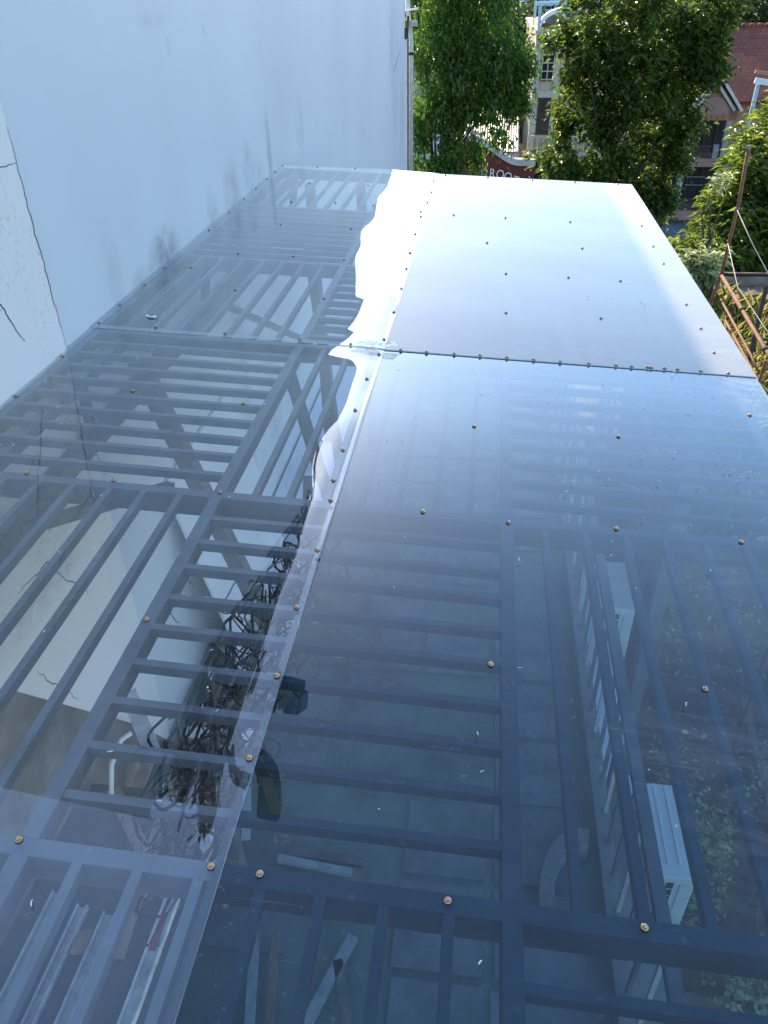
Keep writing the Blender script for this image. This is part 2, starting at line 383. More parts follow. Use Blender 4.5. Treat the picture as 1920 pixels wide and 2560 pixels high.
def crack(pts, wd, x=XW + .0135):
    m = MB(); n = len(pts); vs = []
    for i, (y, z) in enumerate(pts):
        a = pts[max(0, i - 1)]; b = pts[min(n - 1, i + 1)]
        d = Vector((b[0] - a[0], b[1] - a[1])); d.normalize()
        w_ = wd * .55 * (.35 + .65 * math.sin(math.pi * (i + .5) / n)); px, pz = -d[1] * w_, d[0] * w_
        vs += [(x, y + px, z + pz), (x, y - px, z - pz)]
    m.add(vs, [(2*i, 2*i+1, 2*i+3, 2*i+2) for i in range(n - 1)])
    return m.build('crack', M['joint'], wall)
def jag(p0, p1, n, amp, seed):
    r_ = random.Random(seed); out = []; n *= 3; amp *= .5; wy = wz = 0.0
    for i in range(n + 1):
        t = i / n; wy = wy * .85 + r_.uniform(-amp, amp); wz = wz * .85 + r_.uniform(-amp, amp); out.append((p0[0] + (p1[0] - p0[0]) * t + wy, p0[1] + (p1[1] - p0[1]) * t + wz))
    return out
crack(jag((2.72, 6.40), (2.93, 5.95), 14, .012, 1), .006)
crack(jag((2.70, 6.18), (2.83, 6.12), 8, .01, 2), .004)
crack(jag((2.66, 5.78), (3.02, 5.74), 12, .008, 3), .004)
crack(jag((2.83, 6.63), (3.23, 6.62), 12, .008, 4), .004)
crack(jag((2.75, 6.80), (2.9, 6.72), 8, .012, 5), .005)
crack(jag((2.35, 5.02), (3.22, 4.93), 26, .014, 6), .007)
crack(jag((2.6, 5.0), (2.85, 4.6), 14, .016, 7), .005)
crack(jag((2.3, 4.6), (2.5, 4.2), 12, .016, 8), .005)
crack(jag((3.25, 5.6), (3.3, 5.05), 12, .01, 9), .006, XW + .0015)
crack(jag((3.230, 6.75), (3.236, 5.8), 40, .008, 10), .005, XW + .0140)
crack(jag((17.0, 5.75), (18.3, 6.05), 8, .03, 11), .016, XW + .0015)
crack(jag((3.6, 3.9), (3.75, 3.55), 9, .02, 12), .008, XW + .0015)
crack(jag((3.9, 3.85), (4.1, 3.6), 9, .025, 13), .008, XW + .0015)

dp = thing('drain_pipe', 'grey drain pipe running down the end of the white wall', 'pipe')
P_('pipe', dp, M['galv'], 'tube', [(-1.93, 19.62, 6.9), (-1.93, 19.62, 6.7), (-1.90, 19.66, 6.5), (-1.86, 19.68, 6.2), (-1.86, 19.68, 5.9), (-1.86, 19.68, -1.0)], .05, 8)
P_('collar', dp, M['black'], 'tube', [(-1.86, 19.68, 5.88), (-1.86, 19.68, 5.94)], .062, 8)
cb = thing('wall_cable', 'black cable fixed down the corner of the white wall', 'cable')
P_('cable', cb, M['black'], 'tube', [(-1.92, 19.40, 6.35), (-1.91, 19.5, 6.6), (-1.93, 19.56, 6.3), (-1.925, 19.585, 5.8), (-1.925, 19.585, 2.0), (-1.925, 19.585, -1)], .022, 6)
fr = thing('floodlight', 'small white floodlight bracket on the wall end beside the tree', 'lamp')
P_('bracket', fr, M['white_pvc'], 'bar', (-1.98, 19.56, 6.72), (-1.70, 19.58, 6.74), .05, .04)
P_('lamp_body', fr, M['dish'], 'box', (-1.86, 19.56, 6.42), (-1.72, 19.66, 6.52))

# ------------------------------------------------------------------ canopy steel frame
cf = thing('canopy_frame', 'grey painted steel frame of beams and chequered bar infill carrying the roof sheets', 'roof frame')
TOP = -.006                                                    # bar tops just under the sheet
BW, BD, IW, ID = .040, .085, .022, .032
UPR = nrm((-RS, 0, 1))
ybeams = [-.53, .825, 2.17, 3.53, 4.84, 6.21, 7.66]
xbars = [-1.925, -.885, .125, 1.165]
def pr(x, y, dz): return Vector((x, y, rz(x) + TOP + dz))
for y in ybeams:
    P_('beam', cf, M['steel'], 'bar', pr(-1.95, y, -BD / 2 - .0015), pr(1.285, y, -BD / 2 - .0015), BW, BD, UPR)
for x in xbars:
    for a, b in zip(ybeams[:-1], ybeams[1:]):
        P_('beam', cf, M['steel'], 'bar', pr(x, a + BW / 2, -.03), pr(x, b - BW / 2, -.03), BW, .06, UPR)
jr = random.Random(17)
for ci in range(3):
    xa, xb = xbars[ci] + BW / 2, xbars[ci + 1] - BW / 2
    for ri in range(6):
        ya, yb = ybeams[ri] + BW / 2, ybeams[ri + 1] - BW / 2
        lengthwise = (ci + ri) % 2 == 1
        if lengthwise:
            n = 7; st = (xb - xa + BW) / (n + 1)
            for k in range(n):
                x = xa - BW / 2 + st * (k + 1)
                P_('bar', cf, M['steel'], 'bar', pr(x + jr.gauss(0, .0025), ya, -ID / 2 - jr.uniform(0, .003)), pr(x + jr.gauss(0, .0025), yb, -ID / 2 - jr.uniform(0, .003)), IW, ID, UPR)
        else:
            n = 9 if ri < 4 else 9; st = (yb - ya + BW) / (n + 1)
            for k in range(n):
                y = ya - BW / 2 + st * (k + 1)
                P_('bar', cf, M['steel'], 'bar', pr(xa, y + jr.gauss(0, .003), -ID / 2 - jr.uniform(0, .003)), pr(xb, y + jr.gauss(0, .003), -ID / 2 - jr.uniform(0, .003)), IW, ID, UPR)
# truss along the wall, posts and braces below
P_('chord', cf, M['steel'], 'bar', (-1.80, -.5, 5.72), (-1.80, 7.6, 5.72), .05, .05)
P_('chord', cf, M['steel'], 'bar', (-1.90, -.5, 5.34), (-1.90, 7.6, 5.34), .08, .08)
for k in range(9):
    y = .35 + k * .9
    P_('strut', cf, M['steel'], 'bar', (-1.81, y, 5.69), (-1.89, y + .12, 5.36), .05, .05)
for (p0, p1) in [((-1.66, 3.35, 5.70), (-1.0, 3.16, 3.75)), ((-1.40, 6.1, 5.70), (-1.22, 6.15, 3.0)), ((-1.62, .65, 5.68), (-1.62, .65, 3.0)),
                 ((-1.15, 7.35, 5.70), (-1.12, 7.35, 3.0)), ((-1.62, 7.35, 5.70), (-1.6, 7.35, 3.0)),
                 ((1.10, .83, 5.55), (1.10, .83, 1.75)), ((1.10, 3.53, 5.55), (1.10, 3.53, 1.75)), ((1.10, 6.21, 5.55), (1.10, 6.21, 1.75))]:
    P_('post', cf, M['steel'], 'bar', p0, p1, .08, .08, (0, 1, 0))
P_('brace', cf, M['steel'], 'bar', (-1.90, 5.2, 5.35), (-1.42, 6.05, 4.7), .05, .05)
P_('brace', cf, M['steel'], 'bar', (-1.88, 2.4, 5.34), (-1.60, 3.3, 5.0), .05, .05)
P_('brace', cf, M['steel'], 'bar', (-1.6, 7.35, 5.1), (-.2, 7.35, 5.1), .06, .06)
P_('brace', cf, M['steel'], 'bar', (-.95, 3.5, 5.62), (-.55, 3.0, 4.6), .05, .05)
P_('brace', cf, M['steel'], 'bar', (-.8, 3.15, 5.2), (-.72, 2.4, 4.5), .05, .05)

# ------------------------------------------------------------------ clear roof sheets
M['sheet_left'] = sheet_mat('clear_sheet', (.97, .98, .98), .05, 1.0, .008, .052, None, (.95, .985, 1.0))
M['sheet_near'] = sheet_mat('smoky_sheet', (.36, .49, .55), .45, .9, .006, .022, (.2, 1.1, .05), (.88, .97, 1.0), .012, 3.65)
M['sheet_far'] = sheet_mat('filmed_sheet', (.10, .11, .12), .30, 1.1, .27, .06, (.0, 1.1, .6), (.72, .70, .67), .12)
M['sheet_back'] = clear_mat('sheet_underside', (.985, .99, .99))
M['sheet_edge'] = edge_mat('sheet_edge')
_sy = [0, 1.3, 1.6, 1.84, 2.03, 2.14, 2.354, 2.536, 2.742, 2.957, 3.195, 3.365, 3.504, 3.723, 3.9, 4.143, 4.552, 5.03, 5.61, 6.58, 7.04, 7.54, 8]
_ss = [0, 0, .012, .03, .045, .038, .027, .037, .058, .045, .026, .001, -.016, .002, .008, .004, -.02, -.047, -.064, -.067, -.036, -.025, -.02]
_gy = np.linspace(-1, 9, 2001); _gk = np.exp(-.5 * (np.arange(-60, 61) * .005 / .085) ** 2); _gk /= _gk.sum()
_gs = np.convolve(np.pad(np.interp(_gy, _sy, _ss), 60, mode='edge'), _gk, mode='valid')
def tilt(y): return np.interp(y, _gy, _gs)
rs_ = np.random.RandomState(3)
_ph = rs_.uniform(0, 6.28, 12)
def ripple(x, y):
    return (.0010 * np.sin(2.1 * y + _ph[0] + .8 * x) + .0008 * np.sin(4.7 * y - 1.3 * x + _ph[1]) + .0004 * np.sin(9.3 * y + 3.1 * x + _ph[2])
            + .0006 * np.sin(5.3 * x + _ph[3] + .5 * y))
_wx = np.linspace(-1.96, -.46, 301)
_p = np.interp(_wx, [-1.96, -1.8, -1.2, -1.02, -.90, -.46], [0, -1, -1, 0, 1, 1])
_pos = _p.clip(0).sum(); _neg = -_p.clip(None, 0).sum()
_p = np.where(_p < 0, _p * _pos / _neg, _p)
_wv = np.concatenate([[0], np.cumsum((_p[1:] + _p[:-1]) / 2) * (_wx[1] - _wx[0])])
def left_h(x, y):
    """height of the left sheets over the roof plane: flat on the bars, free strip by the seam sags and ripples"""
    t = np.clip((x + .90) / .10, 0, None); soft = np.where(t < 1, .05 * t * t, .10 * (t - .5))
    tl = tilt(y)
    h = np.maximum(tl, 0) * soft + np.minimum(tl, 0) * np.interp(x, _wx, _wv)
    e = np.clip((x + .535) / .075, 0, 1); lip = e * e * (3 - 2 * e)
    h = h - np.maximum(tl, 0) * np.clip(x + .535, 0, None) * .9
    h = h + lip * (-.0035 + .0022 * np.sin(7.1 * y + 1.0) + .0009 * np.sin(13 * y + 2))
    return h + ripple(x, y) * .55 * np.clip((x + 1.96) / .3, 0, 1)
def right_h(x, y):
    q = np.clip((x + .46) / .62, 0, 1)
    h = .0 * .62 * (q - q * q + q ** 3 / 3) * np.interp(y, [0, 1.3, 1.55, 2.2, 9], [1, 1, .3, 0, 0])
    return h + ripple(x * .9 + 2, y) * .55
def sheet(name, label, x0, x1, y0, y1, hf, off, mat, nx, ny):
    xs = np.linspace(x0, x1, nx + 1); ys = np.linspace(y0, y1, ny + 1)
    X, Y = np.meshgrid(xs, ys)
    Z = 5.69854 + RS * X + hf(X, Y) + off
    n = X.size; T = .004
    V = np.concatenate([np.stack([X, Y, Z], -1).reshape(-1, 3), np.stack([X, Y, Z - T], -1).reshape(-1, 3)])
    idx = np.arange(n).reshape(ny + 1, nx + 1)
    top = np.stack([idx[:-1, :-1], idx[:-1, 1:], idx[1:, 1:], idx[1:, :-1]], -1).reshape(-1, 4)
    bot = (top + n)[:, ::-1]
    ed = []
    for line, flip in ((idx[0], 0), (idx[-1], 1), (idx[:, 0], 1), (idx[:, -1], 0)):
        a, b = line[:-1], line[1:]
        q = np.stack([a, a + n, b + n, b], -1)
        ed.append(q[:, ::-1] if flip else q)
    F = np.concatenate([top, bot] + ed)
    mi = np.concatenate([np.zeros(len(top)), np.ones(len(bot)), np.full(len(F) - len(top) - len(bot), 2)]).astype(int)
    me = bpy.data.meshes.new(name); me.from_pydata(V.tolist(), [], F.tolist())
    me.polygons.foreach_set('material_index', mi.tolist())
    me.polygons.foreach_set('use_smooth', (mi < 2).tolist())
    for m in (mat, M['sheet_back'], M['sheet_edge']): me.materials.append(m)
    me.update()
    me.set_sharp_from_angle(angle=R(40))
    return tag(link(name, me), label, 'roof sheet', 'clear plastic roof sheets')
sh_nr = sheet('roof_sheet', 'large dark blue smoky roof sheet in the near right foreground', XS - .02, XR, -.55, YM + .03, right_h, .001, M['sheet_near'], 90, 150)
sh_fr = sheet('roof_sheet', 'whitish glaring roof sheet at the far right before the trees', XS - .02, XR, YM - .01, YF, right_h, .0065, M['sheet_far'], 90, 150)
sh_nl = sheet('roof_sheet', 'clear roof sheet at near left over the grey bars', XW + .004, XS, -.55, YM + .03, left_h, .0075, M['sheet_left'], 110, 260)
sh_fl = sheet('roof_sheet', 'clear roof sheet at far left against the white wall', XW + .004, XS, YM - .01, YF, left_h, .0125, M['sheet_left'], 110, 260)

# screws
def screw_mesh(name, m):
    mb = MB()
    mb.tube([(0, 0, 0), (0, 0, .0022)], .0088, 16, 1)
    mb.tube([(0, 0, .0022), (0, 0, .0036), (0, 0, .0042)], [.0080, .0072, .0055], 16, 0)
    mb.tube([(0, 0, .0040), (0, 0, .0085), (0, 0, .0092)], [.0046, .0046, .0036], 6, 0)
    me = mb.mesh(name); me.materials.append(m); me.materials.append(M['washer']); return me
scr = [screw_mesh('screw', M['brass']), screw_mesh('screw', M['brass2'])]
SC_FR = [(-.254,6.2),(.143,6.208),(.633,6.2),(1.165,6.21),(.012,5.491),(.663,5.499),(1.163,5.653),(.138,4.83),(.521,4.835),(.836,4.83),(1.166,5.257),(.134,4.137),(.647,4.153),(1.16,4.473),(1.163,4.102),(1.159,3.778),(-.4,7.65),(-.009,7.65),(.398,7.65),(.782,7.65),(1.166,7.65),
         (-.381,3.525),(-.254,3.523),(-.12,3.526),(.005,3.528),(.134,3.53),(.262,3.528),(.389,3.526),(.524,3.53),(.652,3.532),(.725,3.529),(.8,3.535),(.816,3.534),(.879,3.534),(.939,3.535),(1.047,3.535),(1.171,3.535)]
SC_NR = [(-.004,2.811),(.577,2.825),(1.163,3.114),(-.161,2.165),(.129,2.15),(.489,2.172),(.892,2.16),(.076,1.481),(.631,1.476),(-.383,.828),(-.002,.825),(.379,.825)]
SC_FL = [(-.49,7.358),(-.478,6.92),(-.482,6.553),(-.51,6.212),(-.498,6.073),(-.496,5.579),(-.489,5.129),(-.479,4.784),(-.471,4.408),(-.472,4.026),(-.476,3.631),
         (-1.935,3.571),(-1.634,3.565),(-1.266,3.545),(-.884,3.538),(-.629,3.53),
         (-1.935,3.837),(-1.928,4.177),(-1.928,4.498),(-1.773,4.531),(-1.401,4.195),(-.878,4.152),(-.879,4.833),
         (-1.94,7.66),(-1.941,7.362),(-1.94,7.06),(-1.939,6.685),(-1.934,6.297),(-1.926,5.863),(-1.926,5.359),(-1.608,7.66),(-1.246,7.65),(-1.539,6.959),(-1.02,6.914),(-1.536,6.24),(-1.179,6.22),(-.88,6.215),(-1.455,5.548),(-.941,5.506),(-1.571,4.85),(-1.207,4.84)]
SC_NL = [(-.479,3.455),(-.495,3.154),(-.496,2.823),(-.495,2.505),(-.493,2.291),(-.479,2.161),(-.47,1.877),(-.48,1.616),(-.475,1.355),(-.478,1.096),(-.484,.827),
         (-1.472,2.864),(-.975,2.832),(-1.585,2.17),(-1.262,2.175),(-.871,2.16),(-.882,1.505),(-.894,.828),(-1.93,2.733),(-1.93,3.158)]
rnd = random.Random(11)
for par, lst, hf, off in ((sh_fr, SC_FR, right_h, .0065), (sh_nr, SC_NR, right_h, .001), (sh_fl, SC_FL, left_h, .0125), (sh_nl, SC_NL, left_h, .0075)):
    for (x, y) in lst:
        o = link('screw', scr[rnd.randrange(2)], par)
        o.location = (x, y, rz(x) + float(hf(np.array(x), np.array(y))) + off + .0004)
        o.rotation_euler = (rnd.uniform(-.06, .06), rnd.uniform(-.06, .06) + math.atan(-RS), rnd.uniform(0, 1))
# crumpled clear tape at the crossing of the seams
tp = MB(); vs = []; fs = []
rt = random.Random(5)
for j in range(7):
    for i in range(11):
        vs.append((-.62 + i * .021 + .004 * j, 3.485 + j * .012 + .006 * math.sin(i * .9), rz(-.55) + .0215 + rt.uniform(0, .010)))
for j in range(6):
    for i in range(10): fs.append((j*11+i, j*11+i+1, (j+1)*11+i+1, (j+1)*11+i))
tp.add(vs, fs); M['tape'] = sheet_mat('clear_tape', (.86, .9, .92), .4, 6, .08)
tag(tp.build('tape_patch', M['tape']), 'crumpled clear tape patch where the roof seams cross', 'tape')
# drilling shavings
def swarf(n, seed, box, lmin, lmax):
    r_ = random.Random(seed); m = MB()
    for _ in range(n):
        x = r_.uniform(*box[0]); y = r_.uniform(*box[1]); a = r_.uniform(0, 6.28); l = r_.uniform(lmin, lmax); c = r_.uniform(-1.3, 1.3)
        hf = left_h if x < XS else right_h
        z = rz(x) + float(hf(np.array(x), np.array(y))) + .0145
        pts = []
        for k in range(5):
            t = k / 4; ang = a + c * t; pts.append((x + math.cos(ang) * l * t, y + math.sin(ang) * l * t, z + .002 * math.sin(t * 3)))
        m.tube(pts, r_.uniform(.0006, .0014), 4)
    return m
sw = swarf(110, 8, ((-1.9, .9), (.6, 3.4)), .003, .013); sw2 = swarf(40, 9, ((.6, 1.25), (2.2, 4.6)), .004, .016)
sw.add(sw2.v, sw2.f); sw.smooth = True
tag(sw.build('plastic_shavings', M['shaving']), 'scattered white drilling shavings lying on the roof sheets', 'shavings', kind='stuff')
# folded scraps lying on the sheets
def scrap(pts, lab):
    m = MB(); n = len(pts)
    m.add([(p[0], p[1], rz(p[0]) + .016 + (i % 2) * .006) for i, p in enumerate(pts)], [tuple(range(n))])
    m.add([(p[0], p[1], rz(p[0]) + .0145 + (i % 2) * .006) for i, p in enumerate(pts)], [tuple(range(n))[::-1]])
    return tag(m.build('plastic_scrap', M['shaving']), lab, 'scrap')
scrap([(-1.74, 3.70), (-1.71, 3.68), (-1.675, 3.69), (-1.685, 3.71), (-1.71, 3.70), (-1.735, 3.715)], 'white plastic scrap near the wall on the far left sheet')

# ------------------------------------------------------------------ utility pole and cables behind the wall (mirrored in the sheets)
up = thing('utility_pole', 'utility pole behind the wall with lamp arm seen mirrored in the sheets', 'pole')
P_('shaft', up, M['concrete'], 'tube', [(-2.3, 6.0, -6), (-2.3, 6.0, 12.2)], [.16, .11], 12)
for z, ya, yb in ((9.75, 4.6, 7.6), (10.6, 4.9, 7.9), (11.4, 5.2, 7.4)):
    P_('cross_arm', up, M['wood_grey'], 'bar', (-2.1, ya, z), (-2.1, yb, z), .09, .10)
arm = [(-2.5, 5.95, 12.0), (-2.42, 5.65, 12.1), (-2.35, 5.48, 11.9), (-2.3, 5.42, 11.6), (-2.3, 5.25, 11.15), (-2.3, 4.95, 10.95), (-2.3, 4.72, 11.0), (-2.3, 4.68, 11.2)]
P_('lamp_arm', up, M['brown_horn'], 'tube', arm, [.07, .09, .13, .15, .16, .16, .13, .07], 10)
P_('lamp_head', up, M['brown_horn'], 'tube', [(-2.33, 5.42, 11.8), (-2.32, 5.36, 12.5), (-2.32, 5.3, 13.2)], [.09, .17, .11], 8)
P_('fuse_pot', up, M['dark'], 'tube', [(-2.3, 4.88, 10.3), (-2.3, 4.72, 10.3), (-2.3, 4.55, 10.75)], [.08, .16, .18], 8)
P_('board', up, M['galv'], 'bar', (-2.35, 6.0, 11.15), (-2.3, 7.2, 13.05), .26, .04, (1, 0, 0))
P_('rod', up, M['black'], 'bar', (-2.3, 5.06, 10.2), (-2.3, 5.14, 11.05), .03, .03)
wl = thing('wall_lamp', 'curved brown lamp arm over the wall, mirrored like a hook in the smoky sheet', 'lamp')
o = MB().prism([(3.117, 8.454), (3.28, 8.62), (3.45, 8.90), (3.633, 9.291), (3.719, 9.665), (3.707, 9.919), (3.595, 9.963), (3.311, 9.487), (3.386, 9.295), (3.349, 9.027), (3.215, 8.688)], 'x', -1.16, -1.05).build('lamp_arm', M['brown_horn'], wl); bevel(o, .03, 3)
P_('bracket', wl, M['steel'], 'bar', (-1.955, 3.3, 8.75), (-1.15, 3.36, 8.85), .05, .06)
wb = thing('wall_bucket', 'dark bucket hung out over the wall, mirrored just right of the seam', 'bucket')
o = MB().prism([(4.02, 8.80), (4.62, 9.50), (4.56, 9.70), (4.22, 9.38), (4.04, 9.02)], 'x', -1.18, -1.03).build('body', M['dark'], wb); bevel(o, .03, 3)
P_('rim', wb, M['black'], 'bar', (-1.1, 4.00, 8.78), (-1.1, 4.64, 9.52), .17, .05, (1, 0, 0))
P_('hanger', wb, M['steel'], 'bar', (-1.955, 4.6, 9.2), (-1.2, 4.62, 9.55), .03, .04)
for k in range(5):
    P_('wire', wb, M['black'], 'tube', [(-1.1 - k * .03, 4.1 + .05 * k, 8.9), (-1.12, 3.98 - .02 * k, 8.70 + .06 * k), (-1.15, 3.84 + .05 * k, 8.66 + .07 * k), (-1.2, 3.78 + .06 * k, 8.78 + .09 * k)], .012, 5)
rc = random.Random(21)
places = [(4.2, 9.6), (4.7, 9.8), (5.2, 9.7), (5.7, 9.75), (6.2, 9.7), (6.7, 9.8), (7.2, 9.7), (7.7, 9.75), (4.6, 10.5), (5.3, 10.5), (6.0, 10.6), (6.7, 10.6), (7.4, 10.5), (5.6, 11.2), (6.6, 11.3), (4.4, 10.1), (5.0, 11.0), (6.2, 11.1)]
ordn = ['first', 'second', 'third', 'fourth', 'fifth', 'sixth', 'seventh', 'eighth', 'ninth', 'tenth', 'eleventh', 'twelfth', 'thirteenth', 'fourteenth', 'fifteenth']
for i, (y, z) in enumerate(places):
    b = thing('cable_bundle', 'tangled black cable bundle mirrored in the near left sheet beside the seam', 'cable bundle', 'tangled cables over the wall')
    for k in range(14):
        pts = []; cy, cz = y + rc.gauss(0, .2), z + rc.gauss(0, .25); ry, rzz = rc.uniform(.1, .7), rc.uniform(.15, .6); a0 = rc.uniform(0, 6.28); sweep = rc.uniform(2.5, 8); sk = rc.uniform(-.6, .6)
        for t in range(15):
            a = a0 + sweep * t / 14
            pts.append((-2.0 + .05 * math.sin(a * 1.7 + k) + rc.uniform(-.02, .02), cy + ry * math.cos(a) + sk * .3 * t / 14, max(9.32, cz + rzz * math.sin(a) + sk * .2 * math.sin(a))))
        P_('cable', b, (M['black'], M['wood_grey'], M['black'], M['galv'], M['black'], M['brown_horn'])[(k + i) % 6], 'tube', pts, rc.uniform(.006, .022), 5)
for i, (ya, za, yb, zb, rad) in enumerate([(4.9, 10.1, 6.3, 10.5, .05), (5.9, 9.6, 7.3, 10.2, .06), (5.2, 11.2, 6.4, 10.2, .04), (6.9, 9.7, 7.9, 11.2, .05), (6.2, 11.3, 7.0, 9.8, .045)]):
    tag(P_('steel_offcut', None, M['galv'], 'bar', (-1.98, ya, za), (-1.98, yb, zb), rad * 1.4, .03, (1, 0, 0)),
        'grey metal strip caught among the mirrored cables', 'strip', 'strips among the mirrored cables')
for i, (y0, z0, y1, z1, lab) in enumerate([(6.0, 11.4, 19.6, 7.4, 'thin black overhead wire running along the white wall to its far end')]):
    pts = [(-2.45, y0 + (y1 - y0) * t / 14, z0 + (z1 - z0) * t / 14 - 1.0 * math.sin(math.pi * t / 14) * .4) for t in range(15)]
    tag(P_('overhead_wire', None, M['black'], 'tube', pts, .012, 5), lab, 'wire')

# ------------------------------------------------------------------ things under the roof
# cables added under the bars, imitating the reflection of the tangle above
rg = random.Random(55)
hang = ['nearest the camera', 'second from the camera', 'third from the camera', 'fourth from the camera', 'fifth from the camera', 'sixth from the camera', 'seventh from the camera', 'farthest from the camera']
for i in range(8):
    y0 = 1.02 + i * .165; x0 = -.70 + .012 * i
    hb = thing('stand_in_tangle', 'black cables added under the bars in place of the mirrored tangle, ' + hang[i], 'cable tangle', 'cables added under the bars for the mirrored tangle')
    for k in range(22):
        pts = []; cx, cy, cz = x0 + rg.gauss(0, .045), y0 + rg.gauss(0, .05), 5.42 + rg.gauss(0, .07)
        rx, ry, a0, sw_ = rg.uniform(.015, .07), rg.uniform(.03, .15), rg.uniform(0, 6.28), rg.uniform(2, 7)
        for t in range(13):
            a = a0 + sw_ * t / 12
            pts.append((cx + rx * math.cos(a) + .012 * math.sin(3 * a + k), cy + ry * math.sin(a), min(5.60, cz + .05 * math.sin(a * .7 + k))))
        P_('cable', hb, (M['black'], M['black'], M['steel'], M['black'], M['wood_grey'], M['black'], M['steel'], M['black'])[(k + i) % 8], 'tube', pts, rg.uniform(.0016, .0048), 5)
    for k in range(2):
        a = rg.uniform(-.9, .9); l = rg.uniform(.12, .28)
        P_('strip', hb, M[('galv', 'wood', 'white_pvc')[(i + k) % 3]], 'bar', (x0 - math.sin(a) * l / 2, y0 - math.cos(a) * l / 2, 5.36 + .02 * k), (x0 + math.sin(a) * l / 2, y0 + math.cos(a) * l / 2, 5.40 + .02 * k), rg.uniform(.012, .03), .006)
    P_('tie', hb, M['black'], 'tube', [(x0, y0, 5.45), (x0 + .01, y0 + .01, 5.655)], .004, 5)
# work platform with steel channels
wp = thing('work_platform', 'low plywood platform against the old wall under the roof', 'platform')
P_('deck', wp, M['ply'], 'box', (-1.93, -.6, 3.66), (-1.12, 2.35, 3.70))
for x in (-1.87, -1.18):
    for y in (-.5, .9, 2.28): P_('leg', wp, M['wood_grey'], 'box', (x - .04, y - .04, 3.0), (x + .04, y + .04, 3.66))
def channel(m, p0, p1, wd, hg, t=.006):
    """C channel open to the top: web and two flanges"""
    p0, p1 = Vector(p0), Vector(p1); d = nrm(p1 - p0); sd = nrm(d.cross(Vector((0, 0, 1))))
    m.bar(p0, p1, wd, t)
    for s_ in (-1, 1):
        o = sd * s_ * (wd / 2 - t / 2) + Vector((0, 0, hg / 2 + t / 2 + .0005))
        m.bar(p0 + o, p1 + o, t, hg)
chs = [(-1.84, -.4, 1.75, .06, 'nearest the old wall'), (-1.70, -.5, 1.7, .05, 'second from the old wall'), (-1.56, -.45, 1.68, .06, 'third from the old wall'), (-1.30, -.5, 1.85, .065, 'farthest from the old wall, smeared with white')]
for i, (x, y0, y1, wd, lab) in enumerate(chs):
    m = MB(); channel(m, (x, y0, 3.706), (x + .03, y1, 3.706), wd, .03)
    o = m.build('steel_channel', M['galv'] if i < 3 else M['smeared'])
    tag(o, 'galvanised steel channel on the work platform, ' + lab, 'steel channel', 'steel channels on the platform')
    if i == 3:
        P_('red_mark', o, M['red_mark'], 'box', (x - .03, 1.1, 3.7105), (x + .02, 1.22, 3.7125)); P_('red_mark', o, M['red_mark'], 'box', (x - .02, 1.55, 3.7105), (x + .03, 1.72, 3.7125))
for i, (p0, p1, wd, mt, lab) in enumerate([
        ((-1.90, 2.85, 3.86), (-1.62, 2.5, 3.74), .09, 'galv', 'short grey metal strip leaning diagonally by the wall base'),
        ((-1.78, 2.3, 3.74), (-1.46, 1.95, 3.73), .07, 'wood', 'short timber offcut lying diagonally on the platform'),
        ((-1.88, 2.9, 3.3), (-1.60, 1.5, 3.72), .07, 'wood', 'long timber batten sloping onto the platform'),
        ((-1.5, 2.6, 3.72), (-1.42, 1.5, 3.72), .06, 'wood', 'pale timber batten lying along the platform'),
        ((-1.44, 2.5, 3.76), (-1.16, 2.05, 3.75), .06, 'white_pvc', 'white strip lying across the platform end'),
        ((-1.36, 2.3, 3.79), (-1.1, 1.9, 3.79), .05, 'galv', 'bare metal strip crossing the platform corner'),
        ((-1.3, 3.1, 3.1), (-.95, 2.5, 3.1), .07, 'wood', 'timber offcut on the terrace floor past the platform'),
        ((-1.42, 3.4, 3.08), (-1.2, 2.5, 3.08), .05, 'white_pvc', 'white batten on the terrace floor near the wall')]):
    tag(P_('batten', None, M[mt], 'bar', p0, p1, wd, .025), lab, 'batten')
bd = MB(); bd.tube([(-1.75, 2.2, 3.72), (-1.74, 2.3, 3.95), (-1.70, 2.38, 4.05), (-1.66, 2.42, 4.06)], .014, 6)
tag(bd.build('bent_conduit', M['white_pvc']), 'thin bent white conduit standing by the old wall', 'conduit')
# pale panels leaning on the wall behind the bars
for i, (y0, y1, z0, z1, lean, lab) in enumerate([(3.9, 5.3, 3.0, 4.6, .35, 'pale board leaning against the lower wall under the far left bars')]):
    tag(MB().prism([(XW + lean, z0), (XW + lean + .02, z0), (XW + .03, z1), (XW + .01, z1)], 'y', y0, y1).build('leaning_board', M['white_wall']), lab, 'board')
tag(MB().box((-1.93, 5.0, 3.03), (-1.40, 10.2, 3.042)).build('strip_brightener', M['white_wall']), 'pale sheet added on the floor to brighten the strip by the seam', 'added sheet')  # added pale surface below the clear sheets, lifts the seam strip's brightness
